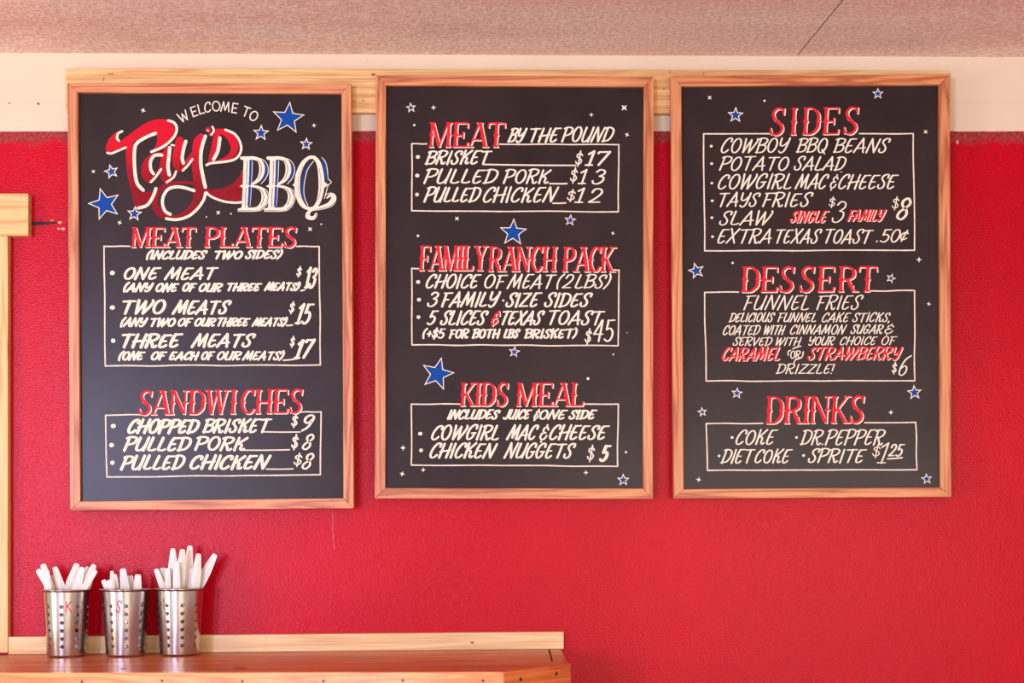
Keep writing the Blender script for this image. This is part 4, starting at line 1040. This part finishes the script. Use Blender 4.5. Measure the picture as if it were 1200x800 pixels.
GN = {'knife': 'plastic knives in the left caddy', 'spoon': 'plastic spoons in the middle caddy', 'fork': 'plastic forks in the right caddy'}
def caddy(cpx, letter, lmat, lpx, lpy, phase, label, kind, items, yoff=0.0):
    dC = .0195 + CR_B + .0085 + yoff
    x = (cpx - 600) * unit(dC); z = ctop(x) + .0006
    root = empty('cutlery_caddy', (x, -dC, z), label, 'cutlery holder', 'perforated steel cutlery caddies')
    me = cup_mesh(phase); b = link('caddy_body', me, MAT['steel'], root)
    r_ = rim_mesh(); r_.v = [tuple(Vector(v) + root.location) for v in r_.v]; r_.build('caddy_rim', MAT['steel'], root, smooth=True)
    u = (lpx - cpx) * unit(dC - CR_T); zc = EYE - (lpy - HOR)*unit(dC - CR_T) - z
    cup_letter(letter, root, lmat, math.atan2(-x, DIST - dC) + math.asin(max(-.95, min(.95, (lpx - cpx)*unit(dC)/CR_T))), zc, .024, .0025)
    for i, (tx, ty, rx, wt, wm, dy, lab) in enumerate(items):
        # item: tip pixel, pixel x at the rim, widths in px, depth inside the cup
        d = dC - dy
        tip = wp(tx, ty, d); rim = wp(rx, 691, d); hwid = wm*unit(d)*.6
        def lim(z_): return max(.003, math.sqrt(max(1e-6, (cup_r(z_ - z) - .0025)**2 - (abs(dy) + .002)**2)) - hwid)
        rim.x = x + max(-lim(rim.z), min(lim(rim.z), rim.x - x))
        f = (tip - rim); f = f / f.z
        zlow = z + .010; low = tip - f * (tip.z - zlow)
        while abs(low.x - x) > lim(zlow) and zlow < rim.z - .03:
            zlow += .002; low = tip - f * (tip.z - zlow)
        uu = unit(d)
        m = utensil(kind, tip, low, wt*uu*1.0, wm*uu*1.25, .12*math.sin(i*2.1), i)
        o = m.build('plastic_' + kind, MAT['cutlery'], origin=low, smooth=False)
        for p in o.data.polygons: p.use_smooth = False
        tag(o, lab, 'cutlery', GN[kind])
    return root
k5 = lambda X: 20 + X/5.0
j5 = lambda Y: 630 + Y/5.0
def it(x, y, rx, wt, wm, dy, lab): return (k5(x), j5(y), k5(rx), wt, wm, dy, lab)
caddy(78.3, 'K', MAT['marker_red'], 81, 708, math.radians(3), 'leftmost steel cutlery caddy with perforated sides and a red letter K', 'knife', [
    it(120, 186, 156, 6.0, 8.5, .014, 'white plastic knife handle leaning furthest left in the K caddy'),
    it(152, 153, 162, 6.6, 9.0, .004, 'tall white plastic knife handle, second from the left in the K caddy'),
    it(196, 222, 200, 6.2, 8.0, .024, 'shortest white plastic knife handle in the K caddy, at its left half'),
    it(221, 170, 258, 6.0, 9.5, .010, 'white plastic knife handle leaning left beside the gap in the K caddy'),
    it(352, 150, 308, 6.6, 10.5, .012, 'white plastic knife handle leaning right beside the gap in the K caddy'),
    it(385, 172, 345, 6.6, 9.0, -.004, 'white plastic knife handle behind, third from the right in the K caddy'),
    it(418, 170, 378, 6.6, 10.0, .022, 'white plastic knife handle in front at the right of the K caddy'),
    it(452, 156, 420, 6.0, 9.0, .002, 'tall white plastic knife handle near the right rim of the K caddy'),
    it(464, 190, 432, 5.2, 7.0, -.014, 'white plastic knife handle furthest right in the K caddy'),
    it(176, 190, 182, 5.0, 7.0, -.016, 'white plastic knife handle behind the short one in the K caddy'),
])
caddy(147.4, 'S', MAT['marker_red'], 138.8, 707.6, math.radians(14.6), 'middle steel cutlery caddy with perforated sides and a red letter S', 'spoon', [
    it(505, 246, 524, 5.6, 5.8, .006, 'shortest white plastic spoon handle at the left of the S caddy'),
    it(556, 194, 560, 4.2, 5.0, -.014, 'thin white plastic spoon handle behind the others in the S caddy'),
    it(567, 212, 574, 8.0, 10.5, .018, 'broad white plastic spoon handle left of the middle of the S caddy'),
    it(620, 180, 634, 7.2, 9.0, .006, 'tallest white plastic spoon handle in the S caddy'),
    it(664, 220, 668, 6.4, 8.0, .022, 'white plastic spoon handle second from the right in the S caddy'),
    it(709, 214, 706, 7.6, 8.6, .010, 'white plastic spoon handle furthest right in the S caddy'),
    it(540, 246, 545, 5.4, 6.0, .002, 'low white plastic spoon handle beside the shortest one in the S caddy'),
], .004)
caddy(210.6, 'F', MAT['marker_faint'], 192.4, 704, math.radians(19), 'rightmost steel cutlery caddy with perforated sides and a faded mark', 'fork', [
    it(814, 182, 828, 5.4, 6.4, .014, 'short white plastic fork handle furthest left in the right caddy'),
    it(850, 176, 856, 7.0, 8.0, .024, 'short white plastic fork handle second from the left in the right caddy'),
    it(882, 178, 884, 5.8, 6.4, .006, 'short white plastic fork handle third from the left in the right caddy'),
    it(913, 62, 918, 5.6, 9.8, .018, 'tall straight white plastic fork handle, leftmost of the tall ones'),
    it(970, 66, 952, 6.0, 8.6, -.004, 'tall white plastic fork handle just behind the tallest in the right caddy'),
    it(1014, 46, 992, 6.2, 9.4, .024, 'tallest white plastic fork handle, in the middle of the right caddy'),
    it(1026, 180, 1022, 5.4, 6.6, .012, 'low white plastic fork handle right of the tallest in the right caddy'),
    it(1064, 92, 1042, 6.2, 8.6, .000, 'white plastic fork handle second from the right in the right caddy'),
    it(1162, 96, 1080, 6.6, 9.4, .016, 'white plastic fork handle leaning far out to the right of its caddy'),
    it(935, 140, 936, 5.6, 7.0, -.016, 'half hidden white plastic fork handle between two tall ones'),
], -.002)
